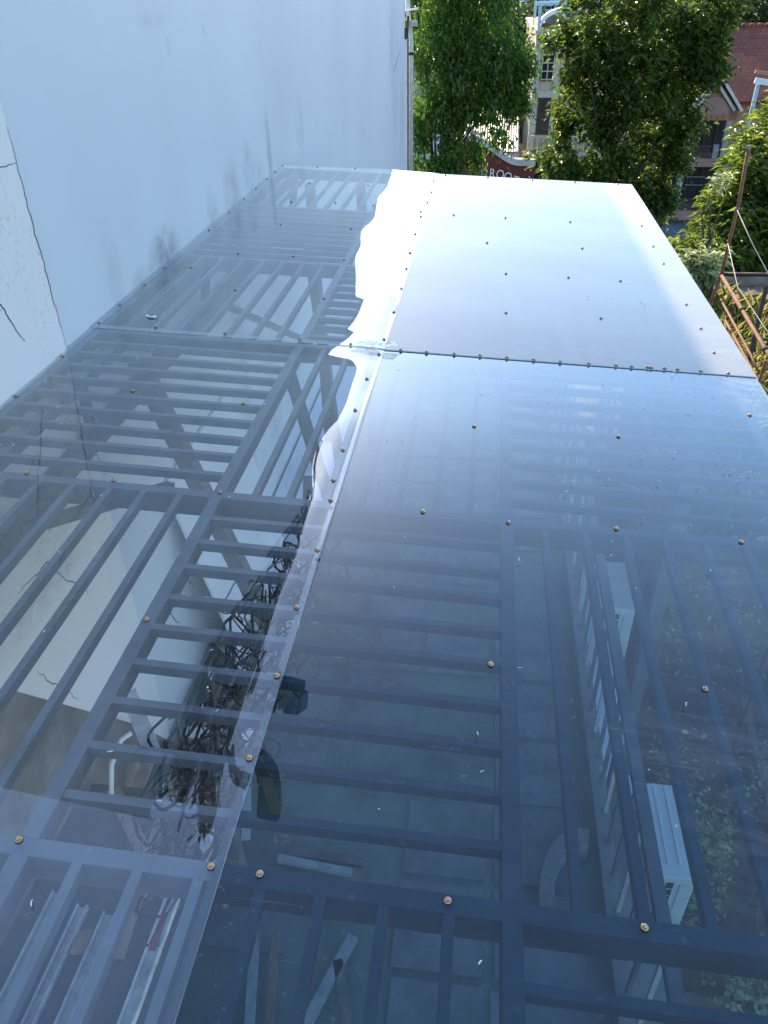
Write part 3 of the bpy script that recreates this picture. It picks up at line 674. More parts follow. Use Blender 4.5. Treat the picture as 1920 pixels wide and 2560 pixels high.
# lattice girder on the floor
lg = thing('lattice_girder', 'pale steel lattice girder lying on the terrace floor under the dark sheet', 'girder')
A0, A1, B0, B1 = Vector((-1.2, 4.95, 3.06)), Vector((-.72, 3.66, 3.06)), Vector((-.85, 4.95, 3.06)), Vector((-.39, 3.68, 3.06))
P_('chord', lg, M['wood_grey'], 'bar', A0, A1, .03, .03); P_('chord', lg, M['wood_grey'], 'bar', B0, B1, .03, .03)
for k in range(4):
    a = A0.lerp(A1, k / 4 + .02); b = B0.lerp(B1, k / 4 + .14); c_ = A0.lerp(A1, k / 4 + .25)
    P_('web', lg, M['wood_grey'], 'bar', a + Vector((0, 0, .02)), b + Vector((0, 0, .02)), .022, .01); P_('web', lg, M['wood_grey'], 'bar', b + Vector((0, 0, .032)), c_ + Vector((0, 0, .032)), .022, .01)
for i, (p0, p1, wd, mt, lab) in enumerate([
        ((-.49, 2.03, 3.06), (-.72, 1.40, 3.06), .055, 'galv', 'bluish steel bar lying diagonally on the dark terrace floor'),
        ((-.95, 2.47, 3.05), (-.50, 2.45, 3.05), .05, 'wood_grey', 'grey timber lying crosswise in the loose pile on the floor'),
        ((-.98, 2.40, 3.09), (-.55, 2.36, 3.09), .04, 'galv', 'metal bar lying across the loose pile on the floor'),
        ((-.90, 2.30, 3.06), (-.45, 2.38, 3.06), .06, 'wood_grey', 'weathered board slanting in the loose pile on the floor'),
        ((-1.0, 1.95, 3.06), (-.85, 1.2, 3.06), .05, 'galv', 'long steel bar lying beside the platform'),
        ((-.9, 2.0, 3.06), (-.78, 1.3, 3.06), .04, 'wood', 'narrow timber lying beside the platform'),
        ((-.3, 1.2, 3.06), (-.55, 1.9, 3.06), .05, 'wood_grey', 'dark batten lying under the near roof beam')]):
    tag(P_('loose_bar', None, M[mt], 'bar', p0, p1, wd, .03), lab, 'bar')
rh = random.Random(91)
for k in range(16):
    x, y, a, l = rh.uniform(-1.8, -1.15), rh.uniform(3.1, 4.9), rh.gauss(.2, .7), rh.uniform(.35, .9)
    dx, dy = math.sin(a) * l / 2, math.cos(a) * l / 2
    x = max(-1.9 + abs(dx), x)
    tag(P_('scrap_batten', None, M[('wood', 'galv', 'white_pvc', 'wood_grey')[k % 4]], 'bar', (x - dx, y - dy, 3.05 + k * .012), (x + dx, y + dy, 3.06 + k * .012), rh.uniform(.03, .09), .010),
        'batten in the jumbled scrap heap on the floor beside the lower wall', 'batten', 'scrap heap beside the lower wall')
# terrace railing
tr_ = thing('terrace_railing', 'dark picket railing along the terrace edge under the smoky sheet', 'railing')
P_('top_rail', tr_, M['steel'], 'bar', (.90, -1.5, 3.92), (.90, 12.5, 3.92), .06, .05)
P_('bottom_rail', tr_, M['concrete'], 'bar', (.88, -1.5, 3.06), (.88, 12.5, 3.06), .09, .10)
for k in range(70):
    y = -1.3 + k * .2
    P_('picket', tr_, M['concrete_pale'] if k % 3 == 0 else M['steel'], 'box', (.885, y - .011, 3.11), (.907, y + .011, 3.895))
# curved duct
du = MB(); cpts = [(.74 + .26 * math.cos(t), 2.28 + .46 * math.sin(t)) for t in [math.pi * (.45 + .6 * k / 11) for k in range(12)]]
pr_o = [(.74 + .18 * math.cos(t), 2.28 + .35 * math.sin(t)) for t in [math.pi * (.45 + .6 * k / 11) for k in range(12)]]
poly = cpts + pr_o[::-1]
du.prism(poly, 'z', 3.02, 3.16)
tag(du.build('duct_bend', M['concrete']), 'curved pale duct bend lying by the terrace railing', 'duct')
# coping ledge outside the terrace
MBc = MB().box((.96, 3.9, 1.76), (1.44, 8.6, 1.90)); tag(MBc.build('coping', M['white_wall']), 'white coping strip on the lower ledge outside the railing', 'coping')

# air conditioners
def ac_unit(loc, lab):
    t = thing('air_conditioner', lab, 'air conditioner', 'outdoor air conditioner units'); t.location = loc
    c = P_('casing', t, M['ac'], 'box', (-.14, -.40, 0), (.14, .40, .80)); bevel(c, .015, 3)
    for x in (-.055, .03): bevel(P_('rib', c, M['ac'], 'box', (x, -.30, .8005), (x + .02, .36, .806)), .004, 1)
    for cx in (-.125, -.060):
        for k in range(7): P_('vent_slot', c, M['dark'], 'box', (cx, -.4045, .66 - k * .088), (cx + .05, -.4005, .73 - k * .088))
    P_('service_cover', c, M['ac'], 'box', (.035, -.408, .05), (.115, -.4005, .72))
    fm = MB(); 
    for k in range(5):
        r_ = .05 + k * .04; fm.tube([(.147, -.08 + r_ * math.cos(a * math.pi / 12), .27 + r_ * math.sin(a * math.pi / 12)) for a in range(25)], .004, 4)
    fm.build('fan_guard', M['dark'], c)
    P_('pipe', t, M['black'], 'tube', [(-.10, -.41, .12), (-.10, -.47, .14), (-.16, -.50, .30), (-.30, -.50, .55)], .022, 6)
    for y in (-.28, .28):
        P_('bracket', t, M['galv'], 'box', (-.16, y - .02, -.05), (.16, y + .02, -.002)); P_('bracket', t, M['galv'], 'box', (-.16, y - .018, -.12), (-.13, y + .018, -.052))
    return t
ac_unit((1.625, 3.70, 1.05), 'cream air conditioner unit with black side vents near the front beam')
ac_unit((1.60, 6.60, 1.05), 'pale air conditioner unit standing farther back beside the leafy strip')
P1_ = MB().box((1.46, 3.2, 0.9), (1.74, 3.35, .92)).box((1.46, 4.05, 0.9), (1.74, 4.2, .92)).build('ac_plinth', M['concrete']); tag(P1_, 'concrete pads under the near air conditioner', 'plinth', kind='structure')
P2_ = MB().box((1.46, 6.1, 0.9), (1.74, 6.25, .92)).box((1.46, 6.95, 0.9), (1.74, 7.1, .92)).build('ac_plinth', M['concrete']); tag(P2_, 'concrete pads under the far air conditioner', 'plinth', kind='structure')

# ------------------------------------------------------------------ foliage machinery
def leaves_mesh(name, C, D, size, aspect, seed, droop=.3, fold=.25, jitter=.35):
    """C: leaf base points (n,3); D: leaf direction (n,3)"""
    r_ = np.random.RandomState(seed); n = len(C)
    D = D / (np.linalg.norm(D, axis=1, keepdims=True) + 1e-9)
    L = size * r_.uniform(.6, 1.25, (n, 1)); W = L * aspect
    up = r_.normal(0, 1, (n, 3)) * .5 + np.array([0, 0, 1.0])
    sd = np.cross(D, up); sd /= (np.linalg.norm(sd, axis=1, keepdims=True) + 1e-9)
    nn = np.cross(sd, D)
    mid = C + D * L * .45
    tip = C + D * L + np.array([0, 0, -1.0]) * L * droop
    lf = mid + sd * W * .5 + nn * W * fold; rt = mid - sd * W * .5 + nn * W * fold
    V = np.stack([C, lf, tip, rt], 1).reshape(-1, 3)
    b = np.arange(n) * 4
    F = np.concatenate([np.stack([b, b + 1, b + 2], 1), np.stack([b, b + 2, b + 3], 1)])
    me = bpy.data.meshes.new(name)
    me.vertices.add(len(V)); me.vertices.foreach_set('co', V.astype(np.float32).ravel())
    me.loops.add(len(F) * 3); me.loops.foreach_set('vertex_index', F.astype(np.int32).ravel())
    me.polygons.add(len(F)); me.polygons.foreach_set('loop_start', np.arange(0, len(F) * 3, 3, dtype=np.int32))
    me.update(calc_edges=True)
    at = me.attributes.new('tint', 'FLOAT', 'FACE')
    tv = np.clip(r_.beta(1.6, 2.4, n), 0, 1).astype(np.float32); at.data.foreach_set('value', np.concatenate([tv, tv]))
    return me

def crown(ells, nclump, per, rc_, size, aspect, seed, style, shell=.5, cut=None):
    """clumps fill a union of ellipsoids (cx,cy,cz,rx,ry,rz,weight)"""
    r_ = np.random.RandomState(seed); E_ = np.array(ells, float)
    wts = E_[:, 6] / E_[:, 6].sum(); Cs = []; Ds = []; cen = []
    for _ in range(nclump):
        e = E_[r_.choice(len(E_), p=wts)]
        d = r_.normal(0, 1, 3); d /= np.linalg.norm(d); rad = r_.uniform(0, 1) ** shell
        c = e[:3] + d * e[3:6] * rad
        if cut is not None and not cut(c): continue
        cen.append(c); k = int(per * r_.uniform(.5, 1.5)); rr = rc_ * r_.uniform(.6, 1.4)
        if style == 'droop':
            off = r_.normal(0, 1, (k, 3)) * np.array([.75, .75, .95]) * rr
            dirs = r_.normal(0, .75, (k, 3)) + np.array([0, 0, -.65]) + d * .3
        elif style == 'rosette':
            th = r_.uniform(0, 6.28, k); ph = r_.uniform(-.5, .6, k)
            dirs = np.stack([np.cos(th) * np.cos(ph), np.sin(th) * np.cos(ph), np.sin(ph)], 1) + d * .35
            off = r_.normal(0, 1, (k, 3)) * rr * .75
        else:
            off = r_.normal(0, 1, (k, 3)) * np.array([1, 1, .75]) * rr
            dirs = r_.normal(0, .8, (k, 3)) + d * .5 + np.array([0, 0, -.1])
        Cs.append(c + off); Ds.append(dirs)
    return np.concatenate(Cs), np.concatenate(Ds), np.array(cen)

def tree(name, label, base, ells, nclump, per, rc_, size, aspect, seed, style, mat, trunk_r, top, limbs=10, cut=None, shell=.5, group=None, cat='tree', droop=.3, bark=None):
    C, D, cen = crown(ells, nclump, per, rc_, size, aspect, seed, style, shell, cut)
    t = thing(name, label, cat, group)
    me = leaves_mesh('crown', C, D, size, aspect, seed + 1, droop); me.materials.append(mat); link('crown', me, t)
    m = MB(); r_ = random.Random(seed); b = Vector(base); tp_ = Vector(top)
    pts = []
    for i in range(9):
        q = i / 8; p = b.lerp(tp_, q); pts.append(p + Vector((r_.uniform(-.12, .12), r_.uniform(-.12, .12), 0)) * (2.2 * trunk_r / .2 * (q > 0)))
    m.tube(pts, [trunk_r * (1 - .75 * i / 8) for i in range(9)], 9)
    m.build('trunk', bark or M['bark'], t)
    idx = np.random.RandomState(seed + 2).choice(len(cen), min(limbs, len(cen)), replace=False)
    for i in idx:
        e = Vector(cen[i]); q = r_.uniform(.35, .9); s_ = b.lerp(tp_, q)
        if e.z < s_.z: s_ = b.lerp(tp_, max(.15, q - .35))
        mid = s_.lerp(e, .5) + Vector((r_.uniform(-.2, .2), r_.uniform(-.2, .2), r_.uniform(0, .4)))
        r0 = trunk_r * (1 - .7 * q) * .6
        lm = MB(); lm.tube([s_, s_.lerp(mid, .5), mid, mid.lerp(e, .5), e], [r0, r0 * .85, r0 * .65, r0 * .45, r0 * .2], 6); lm.build('branch', bark or M['bark'], t)
    return t

M['leaf_a'] = leaf_mat('drooping_leaf', (.028, .082, .018), (.09, .15, .022), .5, .42)
M['leaf_b'] = leaf_mat('broad_leaf', (.026, .064, .016), (.10, .135, .022), .5, .38)
M['leaf_c'] = leaf_mat('mango_leaf', (.038, .085, .018), (.15, .18, .034), .5, .34)
M['leaf_far'] = leaf_mat('far_leaf', (.030, .058, .020), (.075, .10, .030), .35, .5)
M['leaf_y'] = leaf_mat('ground_leaf', (.09, .15, .04), (.58, .60, .36), .3, .5)
M['grass'] = leaf_mat('weed_blade', (.13, .16, .045), (.34, .30, .11), .45, .6)

tree('drooping_tree', 'tall dense tree with drooping leaf strands beside the end of the white wall', (-1.9, 28, -6),
     [(-1.6, 28, 7.2, 1.3, 1.6, 1.5, 2), (-.4, 28, 6.6, 1.2, 1.5, 1.2, 1.6), (-1.9, 27.6, 5.2, 1.0, 1.3, 1.1, 1.5), (-.8, 27.4, 4.9, .9, 1.0, .9, 1.3), (.45, 27.6, 5.1, .75, .9, .75, 1.0), (-.2, 27.8, 4.0, .9, 1.0, .55, 1.0), (-2.2, 27.8, 3.7, .7, 1.0, .7, .8),
      (-1.15, 27.6, 3.85, .55, .7, .5, .6), (.75, 27.8, 4.1, .35, .5, .4, .35), (-.5, 27.3, 2.55, .20, .25, .55, .22), (-1.3, 27.3, 2.55, .38, .4, .55, .42), (.32, 27.4, 3.2, .26, .35, .55, .32), (-2.35, 27.8, 2.6, .3, .4, .45, .22), (-1.75, 27.5, 2.05, .3, .4, .28, .2)],
     500, 60, .21, .17, .42, 5, 'droop', M['leaf_a'], .16, (-1.6, 28, 8.0), 16, droop=.2, shell=.33)
tree('broad_leaf_tree', 'large broad leaved tree in front of the tiled house and cream building', (4.6, 30, -6),
     [(3.6, 30, 6.6, 1.4, 1.8, 1.2, 2), (5.0, 30, 6.2, 1.2, 1.6, 1.2, 1.6), (3.0, 29.7, 5.2, 1.0, 1.2, .9, 1.3), (4.4, 29.6, 4.9, 1.0, 1.2, .9, 1.4), (5.5, 30, 4.4, .8, 1.1, .9, 1.1), (3.1, 29.8, 3.7, 1.0, 1.2, .8, 1.2), (4.4, 29.6, 3.4, 1.0, 1.2, .8, 1.2), (5.4, 30, 2.7, .7, 1.0, .8, .9),
      (3.9, 29.5, 2.1, 1.0, 1.0, .8, 1.2), (2.5, 29.6, 2.0, .7, .8, .45, .7), (1.75, 29.4, 2.2, .32, .4, .38, .25), (2.35, 30, 2.9, .32, .5, .3, .25), (3.3, 29.6, 1.1, .8, .9, .5, .8), (4.8, 29.8, 1.2, .8, .9, .7, .9), (5.8, 30, .9, .6, .8, .7, .6), (6.5, 30, 4.4, .5, .6, .9, .6), (6.6, 30, 3.3, .35, .5, .5, .3), (6.5, 30, 6.2, .9, 1.0, .9, .8), (6.3, 30.2, 5.3, .7, .9, .8, .9), (7.2, 30.4, 6.6, .8, .9, .7, .6), (6.95, 30, 5.0, .42, .6, .8, .6), (5.2, 30, .2, .6, .7, .4, .4), (6.25, 30, 2.0, .42, .6, .8, .7), (6.1, 29.8, .6, .5, .6, .6, .6), (6.3, 30, 3.0, .5, .6, .5, .5), (2.1, 30, 5.6, .5, .7, .5, .4)],
     560, 42, .23, .24, .55, 15, 'rosette', M['leaf_b'], .2, (4.2, 30, 7.0), 18, shell=.35)
tree('mango_tree', 'sunlit leafy tree at the right edge behind the leaning rusty pole', (5.2, 15.5, .9),
     [(5.2, 15.6, 4.4, .95, 1.2, 1.1, 3), (4.5, 15, 3.4, .72, .9, .85, 2.2), (4.5, 15, 4.5, .38, .5, .5, .7), (5.3, 15, 3.0, 1.1, 1.0, .8, 1.8), (3.85, 14.6, 3.0, .34, .5, .45, .6), (3.5, 14.0, 3.15, .32, .5, .32, .6), (3.95, 14.0, 3.0, .45, .5, .4, .7), (4.15, 14.9, 3.9, .22, .4, .3, .3), (5.5, 15.8, 5.3, .6, .7, .5, .8)],
     520, 30, .15, .20, .26, 25, 'rosette', M['leaf_c'], .13, (5.0, 15.5, 5.2), 12, shell=.4)
sh = [(-4.6, 66, 16, 'rounded hazy tree behind the drooping tree by the wall'), (.2, 70, 14.5, 'sunlit yellow green tree beyond the blue pergola on the left'), (3.6, 84, 14.6, 'tall dark tree directly behind the blue pergola roof'),
      (12.5, 72, 14.8, 'dark tree behind the ridge of the red roof, leftmost'), (17.0, 80, 15.6, 'big dark tree over the red tiled roof ridge'), (21.5, 78, 15.0, 'dark tree at the top right corner behind the red roof'), (26.5, 82, 15.0, 'shaded tree beyond the right edge behind the roof'),
      (8.5, 88, 15.2, 'distant tree peeking over the broad leaved crown'), (-9, 80, 16, 'distant tree hidden mostly behind the white wall end')]
for i, (x, y, h, lab) in enumerate(sh):
    tree('background_tree', lab, (x, y, -6), [(x, y, -6 + h * .68, 3.6, 3.4, h * .31, 2), (x - 2, y, -6 + h * .55, 2.2, 2.4, 2.6, 1), (x + 2, y, -6 + h * .58, 2.3, 2.4, 2.8, 1)],
         260, 26, .55, .5, .5, 40 + i * 3, 'rosette', M['leaf_far'], .3, (x, y, -6 + h * .8), 5, group='trees far behind the houses')
def shrub(lab, base, ells, n, per, rr, size, asp, seed, mat):
    return tree('shrub', lab, base, ells, n, per, rr, size, asp, seed, 'rosette', mat, .04, (base[0], base[1], base[2] + .8), 4, cat='shrub')
shrub('dark low shrub past the far right corner of the roof', (3.4, 15.5, .9), [(3.35, 15.6, 2.5, .5, .6, .5, 1)], 120, 20, .12, .14, .4, 91, M['leaf_b'])
shrub('bright tufted shrub with pointed leaves below the leaning rusty pole', (3.2, 11.2, 3.0), [(3.05, 11.4, 3.75, .32, .3, .28, 1)], 60, 16, .08, .17, .2, 92, M['leaf_y'])
shrub('fresh yellow green sapling leaves beside the broken rusty pole top', (3.62, 13.4, 3.0), [(3.62, 13.4, 4.55, .12, .15, .16, 1)], 12, 8, .05, .12, .3, 93, M['leaf_y'])

# ------------------------------------------------------------------ neighbour's weedy terrace
bk = MB().box((2.0, 6.3, .9), (4.8, 13.2, 2.86)).build('earth_bank', M['earth']); tag(bk, kind='structure')
ns = MB().box((1.95, 6.12, 2.86), (4.9, 13.4, 3.0)).build('neighbour_slab', M['concrete_pale']); tag(ns, kind='structure')
ep = MB(); 
r_ = random.Random(31); nx, ny = 22, 26; gv = []
for j in range(ny + 1):
    for i in range(nx + 1):
        x = 2.95 + 1.85 * i / nx; y = 8.2 + 4.9 * j / ny; e_ = min(i, nx - i, j, ny - j)
        gv.append((x, y, 3.002 + (0 if e_ == 0 else .05 + r_.uniform(0, .05))))
ep.add(gv, [(j*(nx+1)+i, j*(nx+1)+i+1, (j+1)*(nx+1)+i+1, (j+1)*(nx+1)+i) for j in range(ny) for i in range(nx)])
tag(ep.build('earth_bed', M['earth']), kind='structure')
tag(MB().box((2.02, 6.14, 3.004), (2.60, 6.95, 3.012)).build('teal_panel', M['teal']), 'flat teal sheet lying on the neighbouring slab edge', 'panel')
tag(MB().box((2.62, 6.14, 3.004), (3.4, 7.7, 3.012)).build('pink_slab', M['pink_concrete']), 'pinkish concrete slab seen through the right of the smoky sheet', 'slab')
tag(MB().box((2.55, 12.95, 3.02), (7.5, 13.15, 3.22)).build('kerb_beam', M['wood_grey']), 'long weathered beam along the back of the weedy terrace', 'beam')
for i, (p0, p1, wd, lab) in enumerate([((3.0, 9.4, 3.14), (4.4, 9.0, 3.16), .2, 'wide weathered plank on the weedy terrace beyond the rusty rail'), ((3.1, 10.2, 3.15), (4.5, 10.6, 3.15), .12, 'narrow grey plank lying on the brown earth bed'), ((3.3, 8.4, 3.1), (4.4, 8.8, 3.1), .16, 'broken board by the near end of the rusty rail')]):
    tag(P_('plank', None, M['wood_grey'], 'bar', p0, p1, wd, .03), lab, 'plank')
rl = thing('pipe_railing', 'rusty three rail pipe railing along the weedy terrace at right', 'railing')
P_('rail', rl, M['rust'], 'tube', [(2.65, 9.0, 4.43), (2.66, 7.0, 4.30), (2.70, 5.2, 4.2)], .019, 8)
P_('rail', rl, M['rust'], 'tube', [(2.70, 9.0, 4.16), (2.62, 7.4, 4.16), (2.57, 7.0, 4.18)], .012, 8)
P_('rail', rl, M['rust'], 'tube', [(2.80, 9.0, 3.92), (2.76, 7.0, 3.86), (2.74, 5.2, 3.83)], .013, 8)
P_('post', rl, M['rust'], 'tube', [(2.60, 7.0, 3.0), (2.62, 7.0, 4.28)], .018, 8)
P_('post', rl, M['rust'], 'tube', [(2.70, 5.3, .9), (2.70, 5.3, 4.2)], .024, 8)
for y, z in ((8.1, 4.375), (7.2, 4.317)):
    P_('coupling', rl, M['rust_dark'], 'tube', [(2.653, y, z), (2.654, y - .04, z - .003)], .024, 8)
cr = thing('cross_rail', 'dark rusty rail running off to the right from the leaning pole', 'rail')
P_('rail', cr, M['rust_dark'], 'tube', [(2.66, 9.02, 4.44), (5.2, 9.1, 4.45)], .022, 8)
P_('post', cr, M['rust_dark'], 'tube', [(5.1, 9.1, .9), (5.1, 9.1, 4.43)], .022, 8)
pl = thing('leaning_pole', 'leaning rusty pole with broken top rising from the pipe railing', 'pole')
P_('pole', pl, M['rust'], 'tube', [(2.50, 9.05, 3.0), (2.60, 9.06, 4.0), (2.66, 9.06, 4.45), (2.67, 9.06, 5.2), (2.64, 9.06, 5.72)], [.019, .019, .019, .02, .021], 8)
P_('broken_top', pl, M['wood_grey'], 'tube', [(2.64, 9.06, 5.71), (2.637, 9.06, 5.76)], [.029, .022], 7)
P_('collar', pl, M['wood_grey'], 'tube', [(2.668, 9.06, 5.12), (2.668, 9.06, 5.15)], .026, 8)
tag(P_('rope', None, M['rope'], 'tube', [(2.66, 9.03, 5.13), (2.80, 8.7, 4.86), (2.95, 8.4, 4.62), (3.1, 8.1, 4.45)], .0055, 5), 'pale rope running down from the leaning rusty pole collar', 'rope')
tag(P_('rope', None, M['rope'], 'tube', [(2.64, 9.02, 4.78), (2.66, 8.4, 4.5), (2.72, 7.6, 4.4), (2.8, 7.0, 4.3)], .004, 5), 'lower pale rope tied at the middle of the leaning pole', 'rope')
fr_ = thing('metal_frame', 'dark metal ladder frame standing among weeds behind the rusty rail', 'frame')
P_('upright', fr_, M['rust_dark'], 'bar', (2.95, 8.3, 3.0), (3.12, 8.9, 4.35), .045, .05); P_('upright', fr_, M['rust_dark'], 'bar', (3.65, 8.2, 3.0), (3.8, 8.8, 4.35), .045, .05)
for t in (.3, .62): P_('rung', fr_, M['rust_dark'], 'bar', Vector((2.95, 8.3, 3.0)).lerp(Vector((3.12, 8.9, 4.35)), t), Vector((3.65, 8.2, 3.0)).lerp(Vector((3.8, 8.8, 4.35)), t), .03, .03)

# weeds and ground cover
def blades(n, seed, spots, hmin, hmax, wd):
    r_ = np.random.RandomState(seed); C = []; D = []
    for (x, y, z, rx, ry, k) in spots:
        m = int(n * k); c = np.stack([x + r_.normal(0, rx, m), y + r_.normal(0, ry, m), np.full(m, z)], 1); C.append(c)
        D.append(np.stack([r_.normal(0, .35, m), r_.normal(0, .35, m), np.ones(m)], 1))
    return np.concatenate(C), np.concatenate(D)
C, D = blades(7000, 61, [(2.62, 9.6, 3.0, .22, .9, .4), (2.85, 8.6, 3.0, .22, .4, .25), (2.75, 11.0, 3.0, .35, .8, .35), (2.45, 7.2, 3.0, .15, .5, .12), (3.6, 9.8, 3.05, .5, .7, .12), (2.3, 6.5, 2.9, .2, .3, .08)], .3, .9, .03)
me = leaves_mesh('weeds', C, D, .78, .022, 62, droop=.35, fold=.1); me.materials.append(M['grass'])
tag(link('weeds', me), 'yellowing tall weeds along the edge of the neighbouring terrace', 'weeds', kind='stuff')
r_ = np.random.RandomState(71); n = 26000
X = r_.uniform(1.85, 4.9, n); Y = r_.uniform(1.0, 6.2, n)
keep = (np.sin(X * 3.1 + Y * .6) + np.sin(Y * 2.3 - X) * .7 + .6 * np.sin(X * 7.3 - Y * 5.1) + r_.normal(0, .35, n)) > .25
X, Y = X[keep], Y[keep]; n = len(X)
C = np.stack([X, Y, .92 + np.abs(r_.normal(0, .22, n))], 1); D = np.stack([r_.normal(0, 1, n), r_.normal(0, 1, n), r_.normal(.15, .35, n)], 1)
nb = 1500
C = np.concatenate([C, np.stack([r_.uniform(1.95, 4.9, nb), r_.uniform(5.95, 6.28, nb), r_.uniform(.9, 2.84, nb)], 1)]); D = np.concatenate([D, np.stack([r_.normal(0, .7, nb), r_.normal(-.6, .5, nb), r_.normal(0, .6, nb)], 1)])
me = leaves_mesh('ground_cover', C, D, .062, .6, 72, droop=.1, fold=.12); me.materials.append(M['leaf_y'])
tag(link('ground_cover', me), 'leafy creeper covering the strip of ground beside the air conditioners', 'creeper', kind='stuff')
tw = MB(); rr = random.Random(77)
for _ in range(160):
    x, y = rr.uniform(1.85, 4.8), rr.uniform(1.2, 6.1); a = rr.uniform(0, 6.28); l = rr.uniform(.2, .6)
    tw.tube([(x, y, 1.0), (x + math.cos(a) * l * .5, y + math.sin(a) * l * .5, 1.15 + rr.uniform(0, .15)), (x + math.cos(a + .3) * l, y + math.sin(a + .3) * l, 1.1 + rr.uniform(0, .3))], .006, 4)
tag(tw.build('dry_twigs', M['wood_grey']), 'dry twigs scattered through the creeper', 'twigs', kind='stuff')
for i, (p0, p1, wd, lab) in enumerate([((2.05, 6.0, 1.0), (2.15, 4.0, 1.0), .09, 'brown timber lying along the creeper strip beside the far air conditioner'), ((2.9, 5.9, 1.05), (2.75, 3.4, 1.05), .07, 'long pale pole lying among the creeper leaves'), ((1.78, 2.9, .94), (2.6, 2.75, .94), .1, 'pale edged board lying on bare earth in the near right corner')]):
    tag(P_('timber', None, M['wood'], 'bar', p0, p1, wd, .05), lab, 'timber')

# ------------------------------------------------------------------ red shop front
so = thing('red_shop', 'dark red shop front with curved grey parapet and white letters beyond the roof', 'shop')
def scurve():
    pts = []
    for k in range(25):
        t = k / 24; x = -1.1 + 2.9 * t
        z = -.68 + 1.15 * (math.cos(math.pi * min(1, t / .92)) * .5 + .5)
        pts.append((x, z))
    return pts
rc_ = scurve() + [(2.35, -.68)]; lc_ = [(-2.2 - x, z) for x, z in rc_][::-1]
topline = lc_ + rc_
MB().prism([(-4.55, -6)] + [(x, z - .12) for x, z in topline] + [(2.35, -6)], 'y', 44.0, 44.3).build('facade', M['red'], so)
m = MB()
for (x0, z0), (x1, z1) in zip(topline[:-1], topline[1:]):
    if x1 - x0 < 1e-4: continue
    m.prism([(x0, z0 - .10), (x1, z1 - .10), (x1, z1 + .20), (x0, z0 + .20)], 'y', 43.85, 44.42)
m.build('coping', M['grey_band'], so)
MB().prism([(x, z - .55) for x, z in topline if -3.9 < x < 1.75] + [(x, z - .68) for x, z in topline if -3.9 < x < 1.75][::-1], 'y', 43.95, 43.998).build('moulding', M['red'], so)
for x, z in ((.98, -.42), (1.42, -.72), (1.85, -.98), (2.15, -1.0), (.35, -.2), (-1.1, .05), (-.4, -.05), (2.1, -1.35)):
    m = MB(); m.tube([(x, 43.99, z), (x, 43.93, z)], [.05, .035], 8); m.build('stud_lamp', M['letter'], so)
txt = 'DROOT'
for i, ch in enumerate(txt):
    cu = bpy.data.curves.new('letter', 'FONT'); cu.body = ch; cu.size = .62; cu.extrude = .02; cu.align_x = 'CENTER'
    ob = bpy.data.objects.new('tmp', cu); COL.objects.link(ob)
    dg = bpy.context.evaluated_depsgraph_get(); me = bpy.data.meshes.new_from_object(ob.evaluated_get(dg)); bpy.data.objects.remove(ob)
    me.materials.clear(); me.materials.append(M['letter'])
    # slab serifs
    l = link('letter', me, so); x = -.25 + i * .40; l.location = (x, 43.93, -1.36 - .03 * (i - .6) ** 2); l.rotation_euler = (R(90), R(4.5 * (i - .4)), 0)
    l.scale = (.86, 1, 1)
MB().box((-4.3, 44.3, -6), (2.3, 52, -1.0)).build('body', M['cream'], so)
rf = MB(); n = 46
for k in range(n):
    x0 = -1.5 + k * 3.0 / n; x1 = x0 + 3.0 / n; h = .05 * (k % 2)
    rf.add([(x0, 45.2, -.35 + h), (x1, 45.2, -.35 + .05 - h), (x1, 50.5, 1.3 + .05 - h), (x0, 50.5, 1.3 + h)], [(0, 1, 2, 3)])
rf.box((-1.5, 45.3, -1.0), (1.5, 50.4, -.42))
rf.build('corrugated_roof', M['roof_metal'], so)
MB().box((1.0, 45, -.95), (2.2, 50, -.75)).build('roof_terrace', M['cream'], so)
ds = thing('satellite_dish', 'round grey satellite dish on the corrugated shop roof', 'dish')
dm = MB(); vs = [(0, 0, 0)]; fs = []
for a in range(5):
    r0 = .32 * (a + 1) / 5
    for k in range(24): vs.append((r0 * math.cos(k * math.pi / 12), -.09 * (r0 / .32) ** 2, r0 * math.sin(k * math.pi / 12)))
for k in range(24): fs.append((0, 1 + k, 1 + (k + 1) % 24))
for a in range(4):
    for k in range(24): fs.append((1 + a*24 + k, 1 + (a+1)*24 + k, 1 + (a+1)*24 + (k+1) % 24, 1 + a*24 + (k+1) % 24))
dm.add(vs, fs); dm.smooth = True
d_ = dm.build('reflector', M['dish'], ds); d_.rotation_euler = (R(-25), 0, R(10))
P_('feed_arm', ds, M['steel'], 'bar', (0, -.05, -.30), (.08, -.42, -.02), .025, .025); P_('mast', ds, M['steel'], 'tube', [(0, .1, 0), (0, .15, -.9)], .03, 6)
ds.location = (-.92, 44.9, .42)
sb = thing('side_shop', 'white low building with red band behind the drooping tree trunk', 'building')
MB().box((-6.5, 45.0, -6), (-2.2, 55, .2)).build('wall', M['white_wall'], sb); MB().box((-6.5, 44.93, .75), (-2.3, 45.4, 1.0)).build('red_band', M['red'], sb)
MB().box((-6.4, 45.05, .2), (-2.4, 54, .75)).build('parapet', M['white_wall'], sb)
for x in (-3.4, -2.7): MB().box((x - .12, 44.96, -.35), (x + .12, 44.995, .05)).build('window', M['glass'], sb)
ub = thing('back_house', 'grey shaded house with dark windows glimpsed behind the drooping tree', 'building')
MB().box((-6, 56, -6), (1.2, 66, 3.4)).build('wall', M['concrete'], ub)
for x in (-3.4, -1.6, .2):
    wn = MB().box((x - .5, 55.96, 1.2), (x + .5, 55.995, 2.6)).build('window', M['glass'], ub); MB().box((x - .04, 55.93, 1.2), (x + .04, 55.955, 2.6)).build('mullion', M['white_pvc'], wn)

